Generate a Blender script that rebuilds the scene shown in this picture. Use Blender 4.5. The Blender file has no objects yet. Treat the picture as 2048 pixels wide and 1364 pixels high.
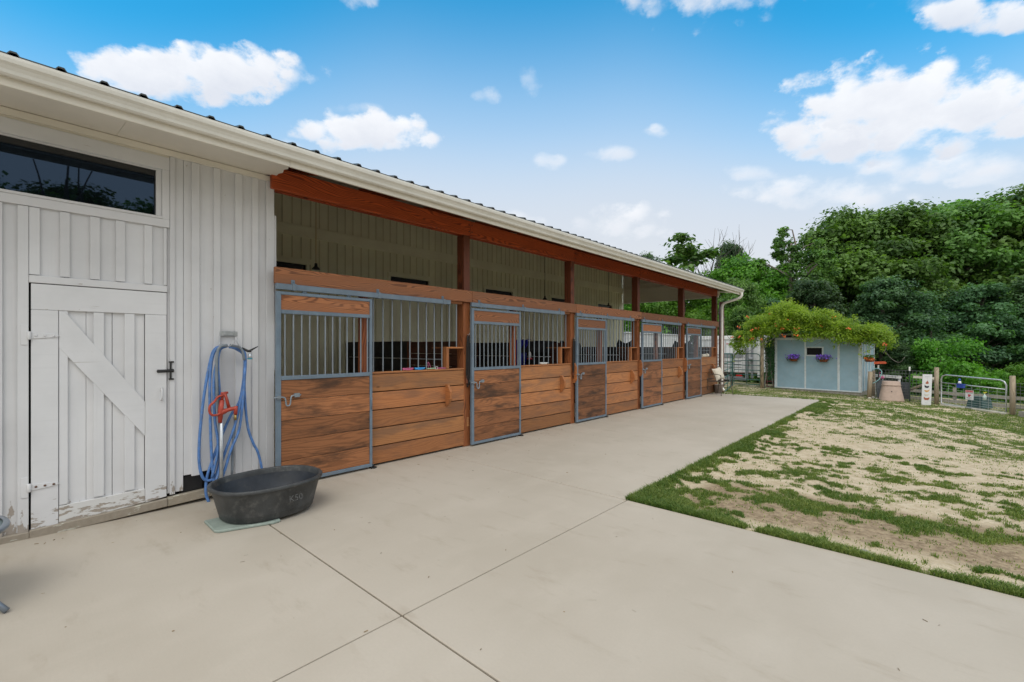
import bpy, math, random
import numpy as np
from mathutils import Vector, Matrix
R_ = math.radians
scene = bpy.context.scene
col = scene.collection

# ------------------------------------------------------------------ camera
cam_d = bpy.data.cameras.new("camera"); cam = bpy.data.objects.new("camera", cam_d)
col.objects.link(cam); scene.camera = cam
cam.location = (0, 0, 1.5); cam.rotation_euler = (R_(90), 0, R_(42.23))
cam_d.sensor_width = 36.0; cam_d.lens = 16.0; cam_d.shift_y = 13/2048
scene.cycles.diffuse_bounces = 8; scene.cycles.max_bounces = 12
cam_d.clip_start = 0.05; cam_d.clip_end = 3000
scene.view_settings.view_transform = 'Standard'; scene.view_settings.look = 'None'
scene.view_settings.exposure = 0.12; scene.view_settings.gamma = 1.0

# ------------------------------------------------------------------ sun and sky
SUN_EL, SUN_AZ = 57.0, 143.0      # azimuth clockwise from +Y
sd = bpy.data.lights.new("sun", 'SUN'); sun = bpy.data.objects.new("sun", sd); col.objects.link(sun)
sd.energy = 1.15; sd.angle = R_(35); sd.color = (1.0, 0.96, 0.90)
az, el = R_(SUN_AZ), R_(SUN_EL)
sdir = Vector((math.sin(az)*math.cos(el), math.cos(az)*math.cos(el), math.sin(el)))
sun.rotation_euler = sdir.to_track_quat('Z', 'Y').to_euler(); sun.location = (0, 0, 30)

class NT:
    """tiny helper for node trees"""
    def __init__(s, tree): s.t = tree; s.n = tree.nodes; s.l = tree.links
    def new(s, typ, **kw):
        nd = s.n.new(typ)
        for k, v in kw.items():
            if k.startswith('_'): setattr(nd, k[1:], v)
        return nd
    def link(s, a, b): s.l.new(a, b)
    def setin(s, sock, v):
        if hasattr(v, 'is_linked') or isinstance(v, bpy.types.NodeSocket): s.l.new(v, sock)
        elif v is not None:
            try: sock.default_value = v
            except Exception: sock.default_value = (*v, 1)
    def math(s, op, a, b=None, c=None, clamp=False):
        nd = s.n.new('ShaderNodeMath'); nd.operation = op; nd.use_clamp = clamp
        s.setin(nd.inputs[0], a)
        if b is not None: s.setin(nd.inputs[1], b)
        if c is not None: s.setin(nd.inputs[2], c)
        return nd.outputs[0]
    def vmath(s, op, a, b=None):
        nd = s.n.new('ShaderNodeVectorMath'); nd.operation = op
        s.setin(nd.inputs[0], a)
        if b is not None: s.setin(nd.inputs[1], b)
        return nd.outputs[0]
    def mix(s, fac, a, b, blend='MIX'):
        nd = s.n.new('ShaderNodeMix'); nd.data_type = 'RGBA'; nd.blend_type = blend
        s.setin(nd.inputs[0], fac); s.setin(nd.inputs[6], a if not isinstance(a, tuple) else (*a[:3], 1))
        s.setin(nd.inputs[7], b if not isinstance(b, tuple) else (*b[:3], 1))
        return nd.outputs[2]
    def ss(s, v, lo, hi, a=0.0, b=1.0):
        nd = s.n.new('ShaderNodeMapRange'); nd.interpolation_type = 'SMOOTHSTEP'
        s.setin(nd.inputs[0], v); s.setin(nd.inputs[1], lo); s.setin(nd.inputs[2], hi)
        s.setin(nd.inputs[3], a); s.setin(nd.inputs[4], b)
        return nd.outputs[0]
    def noise(s, vec, scale, detail=3, rough=.5, dist=0.0, out=0):
        nd = s.n.new('ShaderNodeTexNoise'); nd.inputs['Scale'].default_value = scale
        nd.inputs['Detail'].default_value = detail; nd.inputs['Roughness'].default_value = rough
        nd.inputs['Distortion'].default_value = dist
        if vec is not None: s.l.new(vec, nd.inputs['Vector'])
        return nd.outputs[out]
    def mapping(s, vec, scale=(1, 1, 1), loc=(0, 0, 0)):
        nd = s.n.new('ShaderNodeMapping'); nd.inputs['Scale'].default_value = scale; nd.inputs['Location'].default_value = loc
        s.l.new(vec, nd.inputs['Vector']); return nd.outputs[0]
    def comb(s, x, y, z):
        nd = s.n.new('ShaderNodeCombineXYZ'); s.setin(nd.inputs[0], x); s.setin(nd.inputs[1], y); s.setin(nd.inputs[2], z)
        return nd.outputs[0]
    def sep(s, v):
        nd = s.n.new('ShaderNodeSeparateXYZ'); s.l.new(v, nd.inputs[0]); return nd.outputs

world = bpy.data.worlds.new("World"); scene.world = world; world.use_nodes = True
W = NT(world.node_tree); W.n.clear()
wout = W.new('ShaderNodeOutputWorld'); bg = W.new('ShaderNodeBackground'); W.link(bg.outputs[0], wout.inputs[0])
sky = W.new('ShaderNodeTexSky'); sky.sky_type = 'NISHITA'; sky.sun_disc = False
sky.sun_elevation = el; sky.sun_rotation = az; sky.altitude = 100; sky.air_density = 1.0; sky.dust_density = 1.6; sky.ozone_density = 2.0
SKY_STR = 0.115
tc = W.new('ShaderNodeTexCoord')
dx, dy, dz = W.sep(tc.outputs['Generated'])
horiz = W.math('POWER', W.math('ADD', W.math('MULTIPLY', dx, dx), W.math('MULTIPLY', dy, dy)), .5)
A = W.math('ARCTAN2', dx, dy); E_ = W.math('ARCTAN2', dz, horiz)
skyc = sky.outputs[0]
hs = W.new('ShaderNodeHueSaturation'); hs.inputs['Saturation'].default_value = 1.12; hs.inputs['Hue'].default_value = 0.487
W.link(skyc, hs.inputs['Color']); skyc = hs.outputs[0]
skyc = W.mix(1.0, skyc, (.34, 1.85, 2.15), 'MULTIPLY')
k = 1/SKY_STR
# thin high haze whitening the sky towards the horizon
E2 = W.math('MULTIPLY', E_, W.ss(W.math('ABSOLUTE', W.math('ADD', A, .74)), .2, .85, 1.0, 1.36))
hz = W.ss(E2, .26, .70, 1.0, 0.0)
skyc = W.mix(W.math('MULTIPLY', hz, .985), skyc, (.56*k, .665*k, .80*k))
skyc = W.mix(W.math('MULTIPLY', W.ss(E2, .14, .46, 1.0, 0.0), .85), skyc, (.70*k, .725*k, .765*k))
# cumulus clouds at fixed directions: (az, el, half width, up, down, opacity)
clouds = [(-.045, .380, .150, .072, .060, 1.0), (.03, .352, .12, .060, .040, 1.0), (-.115, .365, .10, .040, .045, 1.0), (-.04, .36, .13, .05, .05, 1.0), (-1.31, .470, .13, .040, .048, 1.0),
          (-1.22, .485, .09, .03, .03, .9), (-1.42, .440, .09, .035, .035, 1.0), (-1.05, .425, .12, .036, .034, 1.0), (-.97, .417, .10, .028, .022, .95), (-1.13, .415, .07, .03, .025, .95), (-.36, .645, .21, .08, .065, .9),
          (-1.075, .655, .075, .04, .045, .8), (.07, .470, .10, .024, .026, .95), (.19, .47, .08, .035, .035, 1.0), (-.01, .515, .06, .03, .02, .45),
          (-.79, .505, .035, .018, .018, .6), (-.70, .52, .03, .035, .03, .4), (-.43, .425, .03, .014, .012, .7), (-.52, .395, .06, .022, .018, .65),
          (-.66, .385, .045, .018, .018, .55), (-.24, .325, .065, .02, .018, .6), (-.15, .275, .14, .040, .03, .9), (-.50, .265, .10, .040, .05, .9),
          (-.73, .27, .07, .03, .03, .55), (.03, .275, .15, .035, .03, .85), (.10, .32, .05, .03, .03, .7), (-1.06, .46, .06, .012, .012, .4), (-1.2, .36, .06, .03, .03, .8),
          (1.3, .5, .3, .08, .06, .9), (2.1, .4, .35, .08, .06, .9), (2.8, .55, .3, .1, .06, .9), (-2.4, .5, .4, .1, .06, .9), (1.6, .9, .5, .12, .1, .8), (.75, .42, .2, .06, .05, .9)]
nv = W.comb(W.math('MULTIPLY', A, 1.0), W.math('MULTIPLY', E_, 1.5), 0.0)
n1 = W.noise(nv, 11.0, 7, .60)
n2 = W.noise(W.mapping(nv, loc=(7, 3, 0)), 30.0, 6, .62)
vo = W.new('ShaderNodeTexVoronoi'); vo.feature = 'SMOOTH_F1'; vo.inputs['Scale'].default_value = 24; vo.inputs['Smoothness'].default_value = .6
W.link(W.vmath('ADD', nv, W.vmath('MULTIPLY', W.comb(n2, n1, 0.0), (.03, .03, 0))), vo.inputs['Vector'])
wob = W.math('ADD', W.math('ADD', W.math('MULTIPLY', W.math('SUBTRACT', n1, .5), 2.2), W.math('MULTIPLY', W.math('SUBTRACT', n2, .5), 1.5)), W.math('MULTIPLY', W.math('SUBTRACT', .42, vo.outputs['Distance']), 1.5))
dens = None; shade = None
for (ca, ce, hw, up, dn, op) in clouds:
    a_ = W.math('DIVIDE', W.math('SUBTRACT', A, ca), hw)
    slope = math.sin(ce)*math.cos(ce)*math.tan(max(-1.0, min(1.0, ca+.737))) if -1.6 < ca < .3 else 0.0
    e0 = W.math('ADD', W.math('SUBTRACT', E_, ce), W.math('MULTIPLY', W.math('SUBTRACT', A, ca), slope))
    e_ = W.math('MAXIMUM', W.math('DIVIDE', e0, up), W.math('DIVIDE', e0, -dn))
    r2 = W.math('ADD', W.math('MULTIPLY', a_, a_), W.math('MULTIPLY', e_, e_))
    f_ = W.math('ADD', W.math('SUBTRACT', 1.35 if op == 1.0 else 1.05, r2), wob)
    soft = .85 if op > .92 else 1.5
    m = W.math('MULTIPLY', W.ss(f_, 0.0, soft), op)
    sh = W.math('MULTIPLY', m, W.math('SUBTRACT', .5, W.math('DIVIDE', e0, (up+dn)), clamp=True))
    dens = m if dens is None else W.math('MAXIMUM', dens, m)
    shade = sh if shade is None else W.math('MAXIMUM', shade, sh)
shade = W.math('ADD', W.math('MULTIPLY', shade, .95), W.math('MULTIPLY', W.math('SUBTRACT', n1, .40), 1.3), clamp=True)
cc = W.mix(shade, (.96*k, .97*k, .99*k), (.72*k, .75*k, .82*k))
fin = W.mix(W.math('MULTIPLY', dens, .97), skyc, cc)
# unseen bright cloud sheet added overhead and behind the standpoint to whiten the light
back = W.math('MULTIPLY', W.math('MAXIMUM', W.ss(A, .45, .9), W.ss(A, -1.75, -2.1)), W.ss(E_, .02, .12))
sheet = W.math('MAXIMUM', W.ss(E_, .74, .92), back)
sheet = W.math('MULTIPLY', sheet, W.ss(n1, .30, .50, .62, .97))
fin = W.mix(sheet, fin, W.mix(back, (1.0*k, .985*k, .96*k), (1.15*k, 1.13*k, 1.10*k)))
W.link(fin, bg.inputs[0]); bg.inputs[1].default_value = SKY_STR

# ------------------------------------------------------------------ noise for geometry
def _hash(ix, iy, seed):
    h = (ix*374761393 + iy*668265263 + seed*982451653) & 0xFFFFFFFF
    h = ((h ^ (h >> 13))*1274126177) & 0xFFFFFFFF
    return ((h ^ (h >> 16)) & 0xFFFF)/65535.0
def vnoise(x, y, seed=0):
    x = np.asarray(x, float); y = np.asarray(y, float)
    ix = np.floor(x).astype(np.int64); iy = np.floor(y).astype(np.int64); fx = x-ix; fy = y-iy
    fx = fx*fx*(3-2*fx); fy = fy*fy*(3-2*fy)
    a = _hash(ix, iy, seed); b = _hash(ix+1, iy, seed); c = _hash(ix, iy+1, seed); d = _hash(ix+1, iy+1, seed)
    return (a*(1-fx)+b*fx)*(1-fy)+(c*(1-fx)+d*fx)*fy
def fbm(x, y, o=4, seed=0):
    s = 0; a = .5; t = 0
    for i in range(o):
        s = s+a*vnoise(x, y, seed+i*17); t += a; a *= .5; x = x*2.03+5.1; y = y*2.03+1.7
    return s/t
def smooth(a, b, x):
    t = np.clip((x-a)/(b-a), 0, 1); return t*t*(3-2*t)

# ------------------------------------------------------------------ materials
MATS = {}
def base_mat(name):
    m = bpy.data.materials.new(name); m.use_nodes = True; T = NT(m.node_tree)
    b = T.n['Principled BSDF']; MATS[name] = m
    return m, T, b
def coords(T): return T.new('ShaderNodeTexCoord')
def bump(T, b, h, strength, dist=.01):
    n = T.new('ShaderNodeBump'); n.inputs['Strength'].default_value = strength; n.inputs['Distance'].default_value = dist
    T.link(h, n.inputs['Height']); T.link(n.outputs[0], b.inputs['Normal'])
def plain(name, colr, rough=.5, metal=0.0, var=.12, scale=6.0, bmp=0.0, dirt=None, spec=.5, tone=False):
    m, T, b = base_mat(name)
    tcn = coords(T); geo = T.new('ShaderNodeNewGeometry')
    n = T.noise(geo.outputs['Position'], scale, 5, .6)
    c = T.mix(T.ss(n, .3, .7), tuple(x*(1-var) for x in colr), tuple(min(1, x*(1+var)) for x in colr))
    if dirt:
        n2 = T.noise(geo.outputs['Position'], scale*2.3, 6, .7)
        c = T.mix(T.math('MULTIPLY', T.ss(n2, .5, .72), dirt[1]), c, dirt[0])
    if tone:
        at = T.new('ShaderNodeAttribute', _attribute_name='tone'); c = T.mix(1.0, c, at.outputs['Color'], 'MULTIPLY')
    T.link(c, b.inputs['Base Color'])
    b.inputs['Roughness'].default_value = rough; b.inputs['Metallic'].default_value = metal
    b.inputs['Specular IOR Level'].default_value = spec
    if bmp: bump(T, b, T.noise(geo.outputs['Position'], scale*12, 4, .6), bmp, .004)
    return m
def wood(name, light, dark, grey, rings=70, greyamt=.4, rough=.55, knots=.9, contrast=.8):
    """timber: grain follows each board's own UV (u along the board, metres)"""
    m, T, b = base_mat(name)
    uv = T.new('ShaderNodeUVMap', _uv_map='UVMap').outputs[0]
    at = T.new('ShaderNodeAttribute', _attribute_name='tone')
    u, v, _ = T.sep(uv)
    low = T.noise(T.comb(T.math('MULTIPLY', u, .8), T.math('MULTIPLY', v, 4.5), 0), 1.0, 2, .45)
    fld = T.math('ADD', T.math('MULTIPLY', v, 1.0), T.math('MULTIPLY', low, .42))
    fine0 = T.noise(T.comb(T.math('MULTIPLY', u, 5), T.math('MULTIPLY', v, 60), 0), 1.0, 3, .6)
    ring = T.math('SINE', T.math('ADD', T.math('MULTIPLY', fld, float(rings)*2.2), T.math('MULTIPLY', fine0, 2.2)))
    ring = T.ss(ring, -.2, .95)
    fine = T.noise(T.comb(T.math('MULTIPLY', u, 4), T.math('MULTIPLY', v, 170), 0), 1.0, 4, .65)
    vor = T.new('ShaderNodeTexVoronoi'); vor.inputs['Scale'].default_value = 1.0
    T.link(T.comb(T.math('MULTIPLY', u, 1.5), T.math('MULTIPLY', v, 3.6), 0), vor.inputs['Vector'])
    kn = T.ss(vor.outputs['Distance'], .015, .075, knots, 0.0)
    big = T.noise(T.comb(T.math('MULTIPLY', u, 1.3), T.math('MULTIPLY', v, 5.0), 0), 1.0, 5, .65)
    c = T.mix(T.math('MULTIPLY', ring, contrast), light, dark)
    c = T.mix(T.math('MULTIPLY', T.ss(fine, .45, .75), .45), c, dark)
    c = T.mix(T.math('MULTIPLY', T.ss(big, .44, .66), greyamt), c, grey)
    c = T.mix(kn, c, tuple(x*.35 for x in dark))
    c = T.mix(1.0, c, at.outputs['Color'], 'MULTIPLY')
    T.link(c, b.inputs['Base Color'])
    b.inputs['Roughness'].default_value = rough; b.inputs['Specular IOR Level'].default_value = .35
    bump(T, b, T.math('ADD', T.math('MULTIPLY', fine, 1.0), T.math('MULTIPLY', ring, -.4)), .35, .003)
    return m
def paint(name, colr, crack=.55, basewear=1.0, crackcol=(.30, .25, .2)):
    """old painted boards: hairline cracks, nail marks, bare rotten wood near the ground"""
    m, T, b = base_mat(name)
    uv = T.new('ShaderNodeUVMap', _uv_map='UVMap').outputs[0]
    at = T.new('ShaderNodeAttribute', _attribute_name='tone')
    pos = T.new('ShaderNodeNewGeometry').outputs['Position']; px, py, pz = T.sep(pos)
    u, v, _ = T.sep(uv)
    st = T.noise(T.comb(T.math('MULTIPLY', u, 1.1), T.math('MULTIPLY', v, 26), 0), 1.0, 5, .6)
    lng = T.noise(T.comb(T.math('MULTIPLY', u, 2.0), T.math('MULTIPLY', v, 75), 3.0), 1.0, 3, .5)
    blot = T.noise(pos, 1.6, 5, .6); sp = T.noise(pos, 46.0, 3, .5); area = T.noise(pos, 5.0, 3, .5)
    c = T.mix(T.ss(blot, .3, .7), tuple(x*.93 for x in colr), tuple(min(.86, x*1.05) for x in colr))
    c = T.mix(T.math('MULTIPLY', T.ss(st, .5, .8), .25), c, tuple(x*.8 for x in colr))
    crk = T.math('MULTIPLY', T.ss(lng, .71, .74), T.ss(area, .52, .62))
    spk = T.math('MULTIPLY', T.ss(sp, .76, .79), T.ss(area, .47, .56))
    wearz = T.ss(pz, .04, .36, .25*basewear, 0.0)
    pl = T.noise(T.comb(T.math('MULTIPLY', u, 7), T.math('MULTIPLY', v, 22), 1.0), 1.0, 5, .65)
    peel = T.ss(T.math('ADD', pl, wearz), .70, .74)
    c = T.mix(T.math('MULTIPLY', T.math('MAXIMUM', crk, spk), crack), c, crackcol)
    c = T.mix(T.math('MULTIPLY', peel, .8), c, T.mix(T.noise(pos, 30, 2), (.20, .155, .115), (.36, .30, .24)))
    c = T.mix(1.0, c, at.outputs['Color'], 'MULTIPLY')
    T.link(c, b.inputs['Base Color']); b.inputs['Roughness'].default_value = .5; b.inputs['Specular IOR Level'].default_value = .35
    h = T.math('SUBTRACT', T.math('MULTIPLY', st, .5), T.math('ADD', T.math('MULTIPLY', crk, .8), T.math('MULTIPLY', peel, 1.2)))
    bump(T, b, h, .35, .004)
    return m
def leafmat(name, c1, c2, trans=.35):
    m, T, b = base_mat(name)
    at = T.new('ShaderNodeAttribute', _attribute_name='tone')
    r = T.new('ShaderNodeObjectInfo')
    x = T.sep(at.outputs['Color'])
    c = T.mix(x[0], c1, c2)
    hsn = T.new('ShaderNodeHueSaturation')
    T.link(c, hsn.inputs['Color']); T.link(T.math('ADD', .485, T.math('MULTIPLY', r.outputs['Random'], .035)), hsn.inputs['Hue'])
    T.link(T.math('ADD', .80, T.math('MULTIPLY', r.outputs['Random'], .4)), hsn.inputs['Value'])
    c = hsn.outputs[0]
    T.link(c, b.inputs['Base Color']); b.inputs['Roughness'].default_value = .45; b.inputs['Specular IOR Level'].default_value = .3
    tr = T.new('ShaderNodeBsdfTranslucent'); T.link(T.mix(1.0, c, (1.5, 1.7, .6), 'MULTIPLY'), tr.inputs['Color'])
    mx = T.new('ShaderNodeMixShader'); mx.inputs[0].default_value = trans
    T.link(b.outputs[0], mx.inputs[1]); T.link(tr.outputs[0], mx.inputs[2]); T.link(mx.outputs[0], T.n['Material Output'].inputs['Surface'])
    return m

M_white = paint('white_board_paint', (.66, .66, .675))
M_whitedoor = paint('white_door_paint', (.68, .68, .695), crack=.7)
M_cream = paint('inner_wall_warm_tint', (.84, .81, .62), crack=.5, basewear=0)  # white inner boards, with a warm bounced-light tint painted into the colour
M_soffit = plain('soffit_paint', (.72, .68, .60), .6, var=.05, scale=1.5)
M_gutter = plain('gutter_enamel', (.70, .68, .62), .38, var=.05, scale=2.0, dirt=((.42, .38, .30), .25))
M_sill = paint('rotten_sill_paint', (.55, .53, .46), crack=.9, basewear=1.35)
M_stall = wood('stall_board_wood', (.53, .235, .092), (.26, .105, .042), (.25, .135, .08), rings=75, greyamt=.7, contrast=.36)
M_door = wood('stall_door_wood', (.37, .155, .065), (.11, .042, .018), (.075, .038, .022), rings=90, greyamt=.95, contrast=.42)
M_rail = wood('rail_wood', (.385, .16, .068), (.115, .042, .018), (.24, .12, .07), rings=175, greyamt=.45, contrast=.8)
M_beam = wood('red_beam_wood', (.54, .10, .024), (.11, .017, .006), (.28, .05, .015), rings=150, greyamt=.6, contrast=.75)
M_post = wood('post_wood', (.32, .115, .045), (.09, .027, .012), (.18, .07, .035), rings=120, greyamt=.45, contrast=.85)
M_dark = wood('dark_partition_wood', (.11, .04, .022), (.03, .012, .008), (.04, .022, .016), rings=80, greyamt=.6)
M_black = plain('black_stall_mat', (.018, .018, .020), .6, var=.3, scale=9)
M_steel = plain('blue_grey_steel_paint', (.145, .195, .25), .38, var=.12, scale=7, dirt=((.23, .2, .18), .25))
M_bar = plain('bar_steel', (.26, .30, .34), .3, metal=.35, var=.1, scale=9)
M_galv = plain('galvanised_steel', (.52, .54, .56), .34, metal=.6, var=.12, scale=20)
M_iron = plain('wrought_iron', (.10, .085, .07), .45, metal=.3, var=.3, scale=30)
M_blackmetal = plain('black_metal', (.02, .02, .021), .4, var=.2, scale=20)
M_rubber = plain('black_rubber_tank', (.040, .043, .045), .5, var=.35, scale=5, bmp=.3, dirt=((.17, .165, .155), .4))
M_tankin = plain('tank_inside', (.022, .027, .036), .5, var=.3, scale=6, dirt=((.07, .07, .07), .3))
M_roof = plain('dark_roof_metal', (.055, .062, .060), .4, metal=.3, var=.2, scale=3)
M_under = plain('lightened_roof_underside', (.30, .25, .19), .7, var=.2, scale=4)  # albedo raised to bounce extra light into the stalls
M_hose = plain('blue_hose', (.085, .20, .47), .42, var=.2, scale=14, dirt=((.27, .30, .34), .6))
M_hoseg = plain('grey_hose', (.19, .22, .25), .4, var=.15, scale=10)
M_hyd = plain('red_hydrant_enamel', (.42, .055, .03), .45, var=.2, scale=12, dirt=((.2, .05, .03), .5))
M_brass = plain('brass', (.45, .32, .12), .35, metal=.8, var=.1, scale=20)
M_teal = plain('teal_plastic', (.03, .30, .42), .4)
M_mat = plain('pale_green_paver', (.26, .31, .275), .7, var=.1, scale=14)
M_cushion = plain('cushion_fabric', (.66, .60, .50), .9, var=.12, scale=40, bmp=.3)
M_shed = plain('pale_blue_siding', (.31, .46, .56), .6, var=.07, scale=2.2, dirt=((.42, .46, .48), .35))
M_shedtrim = plain('shed_trim', (.66, .72, .76), .6, var=.08, scale=6, dirt=((.25, .22, .18), .35))
M_shedroof = plain('shed_roofing', (.30, .31, .32), .8, var=.2, scale=4)
M_void = plain('dark_interior', (.008, .008, .009), .9)  # near-black stands in for the shade inside room and shed
M_vinyl = plain('white_trailer_skin', (.72, .73, .75), .35, var=.06, scale=1.5, dirt=((.5, .5, .48), .35))
M_trailgrey = plain('trailer_grey', (.25, .26, .28), .4)
M_greengate = plain('green_gate_paint', (.035, .125, .115), .4, var=.2, scale=8)
M_redgate = plain('red_gate_paint', (.22, .04, .06), .5, var=.3, scale=8, dirt=((.20, .13, .07), .6))
M_tan = plain('tan_composter_plastic', (.42, .31, .25), .6, var=.08, scale=8, dirt=((.30, .23, .18), .3))
M_wpost = wood('weathered_post_wood', (.36, .29, .20), (.16, .12, .08), (.24, .21, .16), rings=90, greyamt=.6)
M_oldpost = wood('red_brown_post_wood', (.22, .075, .04), (.08, .028, .016), (.13, .055, .035), rings=90, greyamt=.5)
M_wire = plain('fence_wire', (.16, .17, .17), .5, metal=.3, spec=.3)
M_tpost = plain('green_black_t_post', (.025, .04, .035), .5)
M_signwhite = plain('white_sign_board', (.72, .73, .75), .5, var=.04)
M_red = plain('red_print', (.50, .03, .05), .5); M_blackp = plain('black_print', (.03, .03, .035), .5)
M_grey_p = plain('grey_print', (.25, .25, .27), .5); M_orange = plain('orange_print', (.60, .32, .10), .5)
M_brownp = plain('brown_print', (.42, .13, .07), .5); M_creamp = plain('cream_print', (.60, .56, .48), .5)
M_blue = plain('blue_plastic', (.02, .06, .35), .4); M_tarp = plain('blue_tarp', (.012, .018, .30), .35, var=.3, scale=14)
M_whitep = plain('white_plastic', (.75, .75, .74), .4); M_yellow = plain('yellow_plastic', (.55, .5, .06), .4)
M_ygreenbox = plain('dark_green_plastic', (.035, .085, .08), .5, var=.2)
M_pink = plain('pink_webbing', (.55, .12, .25), .7); M_bluew = plain('blue_webbing', (.04, .28, .60), .7)
M_greenw = plain('pale_green_webbing', (.40, .55, .36), .7); M_leather = plain('black_leather', (.015, .012, .011), .45, var=.3, scale=30)
M_brleather = plain('brown_leather', (.16, .05, .025), .5)
M_flowerp = plain('purple_petals', (.17, .08, .50), .6, tone=True); M_flowero = plain('orange_petals', (.75, .16, .03), .6, tone=True)
M_coco = plain('terracotta_liner', (.33, .10, .04), .9, var=.3, scale=30)
M_screen = plain('grey_screen_mesh', (.10, .115, .13), .7, var=.25, scale=20)
M_rail2 = plain('grey_timber', (.30, .28, .24), .7, var=.2, scale=9)
M_tablem = plain('grey_table_metal', (.20, .23, .27), .35, metal=.3, var=.1)
M_tglass = plain('frosted_table_glass', (.38, .47, .48), .15, var=.05)
M_bark = plain('bark', (.14, .12, .10), .9, var=.35, scale=9, bmp=.8)
M_deadbark = plain('dead_bark', (.17, .155, .14), .9, var=.25, scale=9)
M_leafA = leafmat('broad_leaves', (.032, .090, .020), (.190, .345, .085))
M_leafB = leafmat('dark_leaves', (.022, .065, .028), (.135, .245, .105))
M_leafC = leafmat('bright_leaves', (.055, .150, .016), (.165, .320, .040))
M_vine = leafmat('vine_leaves', (.105, .235, .018), (.34, .50, .045), .4)
M_grass = leafmat('grass_blades', (.060, .125, .020), (.27, .30, .085), .25)
M_blanket = plain('dark_blanket', (.022, .022, .026), .9, var=.4, scale=12)

def glass():
    m, T, b = base_mat('dark_window_glass')
    b.inputs['Base Color'].default_value = (.003, .004, .006, 1); b.inputs['Roughness'].default_value = .015
    b.inputs['IOR'].default_value = 1.62; b.inputs['Specular Tint'].default_value = (.38, .62, 1.0, 1)  # blue tint painted into the reflection of the pale clouds
    return m
M_glass = glass()
M_glassd = plain('dark_slot_glass', (.01, .011, .012), .25)
M_rust = plain('rusty_iron', (.12, .06, .035), .7)

def concrete():
    m, T, b = base_mat('broom_concrete')
    pos = T.new('ShaderNodeNewGeometry').outputs['Position']
    big = T.noise(pos, .55, 4, .55); mid = T.noise(T.mapping(pos, (1.0, .55, 1)), 2.6, 5, .6); fn = T.noise(pos, 60, 4, .6)
    st = T.noise(T.mapping(pos, (.9, 2.6, 1)), 2.2, 5, .65); spots = T.noise(pos, 8.5, 3, .5); area = T.noise(pos, 1.1, 3, .5)
    c = T.mix(T.ss(big, .3, .7), (.415, .366, .300), (.475, .423, .355))
    c = T.mix(T.math('MULTIPLY', T.ss(mid, .45, .7), .35), c, (.51, .458, .388))
    c = T.mix(T.math('MULTIPLY', T.ss(st, .55, .75), .40), c, (.325, .27, .205))
    c = T.mix(T.math('MULTIPLY', T.math('MULTIPLY', T.ss(spots, .70, .76), T.ss(area, .5, .6)), .6), c, (.27, .23, .18))
    px, py, pz = T.sep(pos)
    near = T.math('MULTIPLY', T.ss(px, -4.2, -5.1), T.ss(st, .35, .7))
    c = T.mix(T.math('MULTIPLY', near, .35), c, (.36, .295, .22))
    c = T.mix(T.math('MULTIPLY', T.ss(fn, .3, .7), .12), c, (.36, .32, .27))
    T.link(c, b.inputs['Base Color']); b.inputs['Roughness'].default_value = .75; b.inputs['Specular IOR Level'].default_value = .3
    br = T.noise(T.mapping(pos, (3, 90, 3)), 1.0, 3, .6)
    bump(T, b, T.math('ADD', T.math('MULTIPLY', fn, .5), T.math('MULTIPLY', br, .5)), .25, .003)
    return m
M_conc = concrete()
def lawn():
    m, T, b = base_mat('sandy_lawn')
    at = T.new('ShaderNodeAttribute', _attribute_name='mask'); g, d, f_ = T.sep(at.outputs['Color'])
    pos = T.new('ShaderNodeNewGeometry').outputs['Position']
    fn = T.noise(pos, 55, 4, .7); md = T.noise(pos, 9, 5, .65); md2 = T.noise(T.mapping(pos, loc=(9, 4, 0)), 22, 4, .65); lo = T.noise(pos, 1.2, 4, .6)
    sand = T.mix(T.ss(md, .3, .7), (.45, .365, .245), (.61, .52, .385))
    sand = T.mix(T.math('MULTIPLY', T.ss(fn, .48, .68), .6), sand, (.34, .26, .165))
    sand = T.mix(T.math('MULTIPLY', T.ss(md2, .52, .66), .5), sand, (.36, .29, .17))
    sand = T.mix(T.math('MULTIPLY', T.ss(lo, .5, .7), .3), sand, (.46, .37, .26))
    dirt = T.mix(T.ss(md2, .3, .7), (.20, .145, .09), (.40, .31, .205))
    c = T.mix(T.ss(T.math('ADD', d, T.math('MULTIPLY', T.math('SUBTRACT', md, .5), 1.0)), .3, .8), sand, dirt)
    gr = T.mix(T.ss(md2, .35, .65), (.085, .105, .035), (.27, .245, .12))
    gm = T.ss(T.math('ADD', g, T.math('ADD', T.math('MULTIPLY', T.math('SUBTRACT', md2, .5), 1.6), T.math('MULTIPLY', T.math('SUBTRACT', fn, .5), .7))), .24, .90)
    c = T.mix(gm, c, gr)
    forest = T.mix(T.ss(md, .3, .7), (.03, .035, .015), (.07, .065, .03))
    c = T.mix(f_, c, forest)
    T.link(c, b.inputs['Base Color']); b.inputs['Roughness'].default_value = .9; b.inputs['Specular IOR Level'].default_value = .2
    bump(T, b, T.math('ADD', T.math('MULTIPLY', md, .6), T.math('MULTIPLY', fn, .5)), .8, .02)
    return m
M_lawn = lawn()

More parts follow.
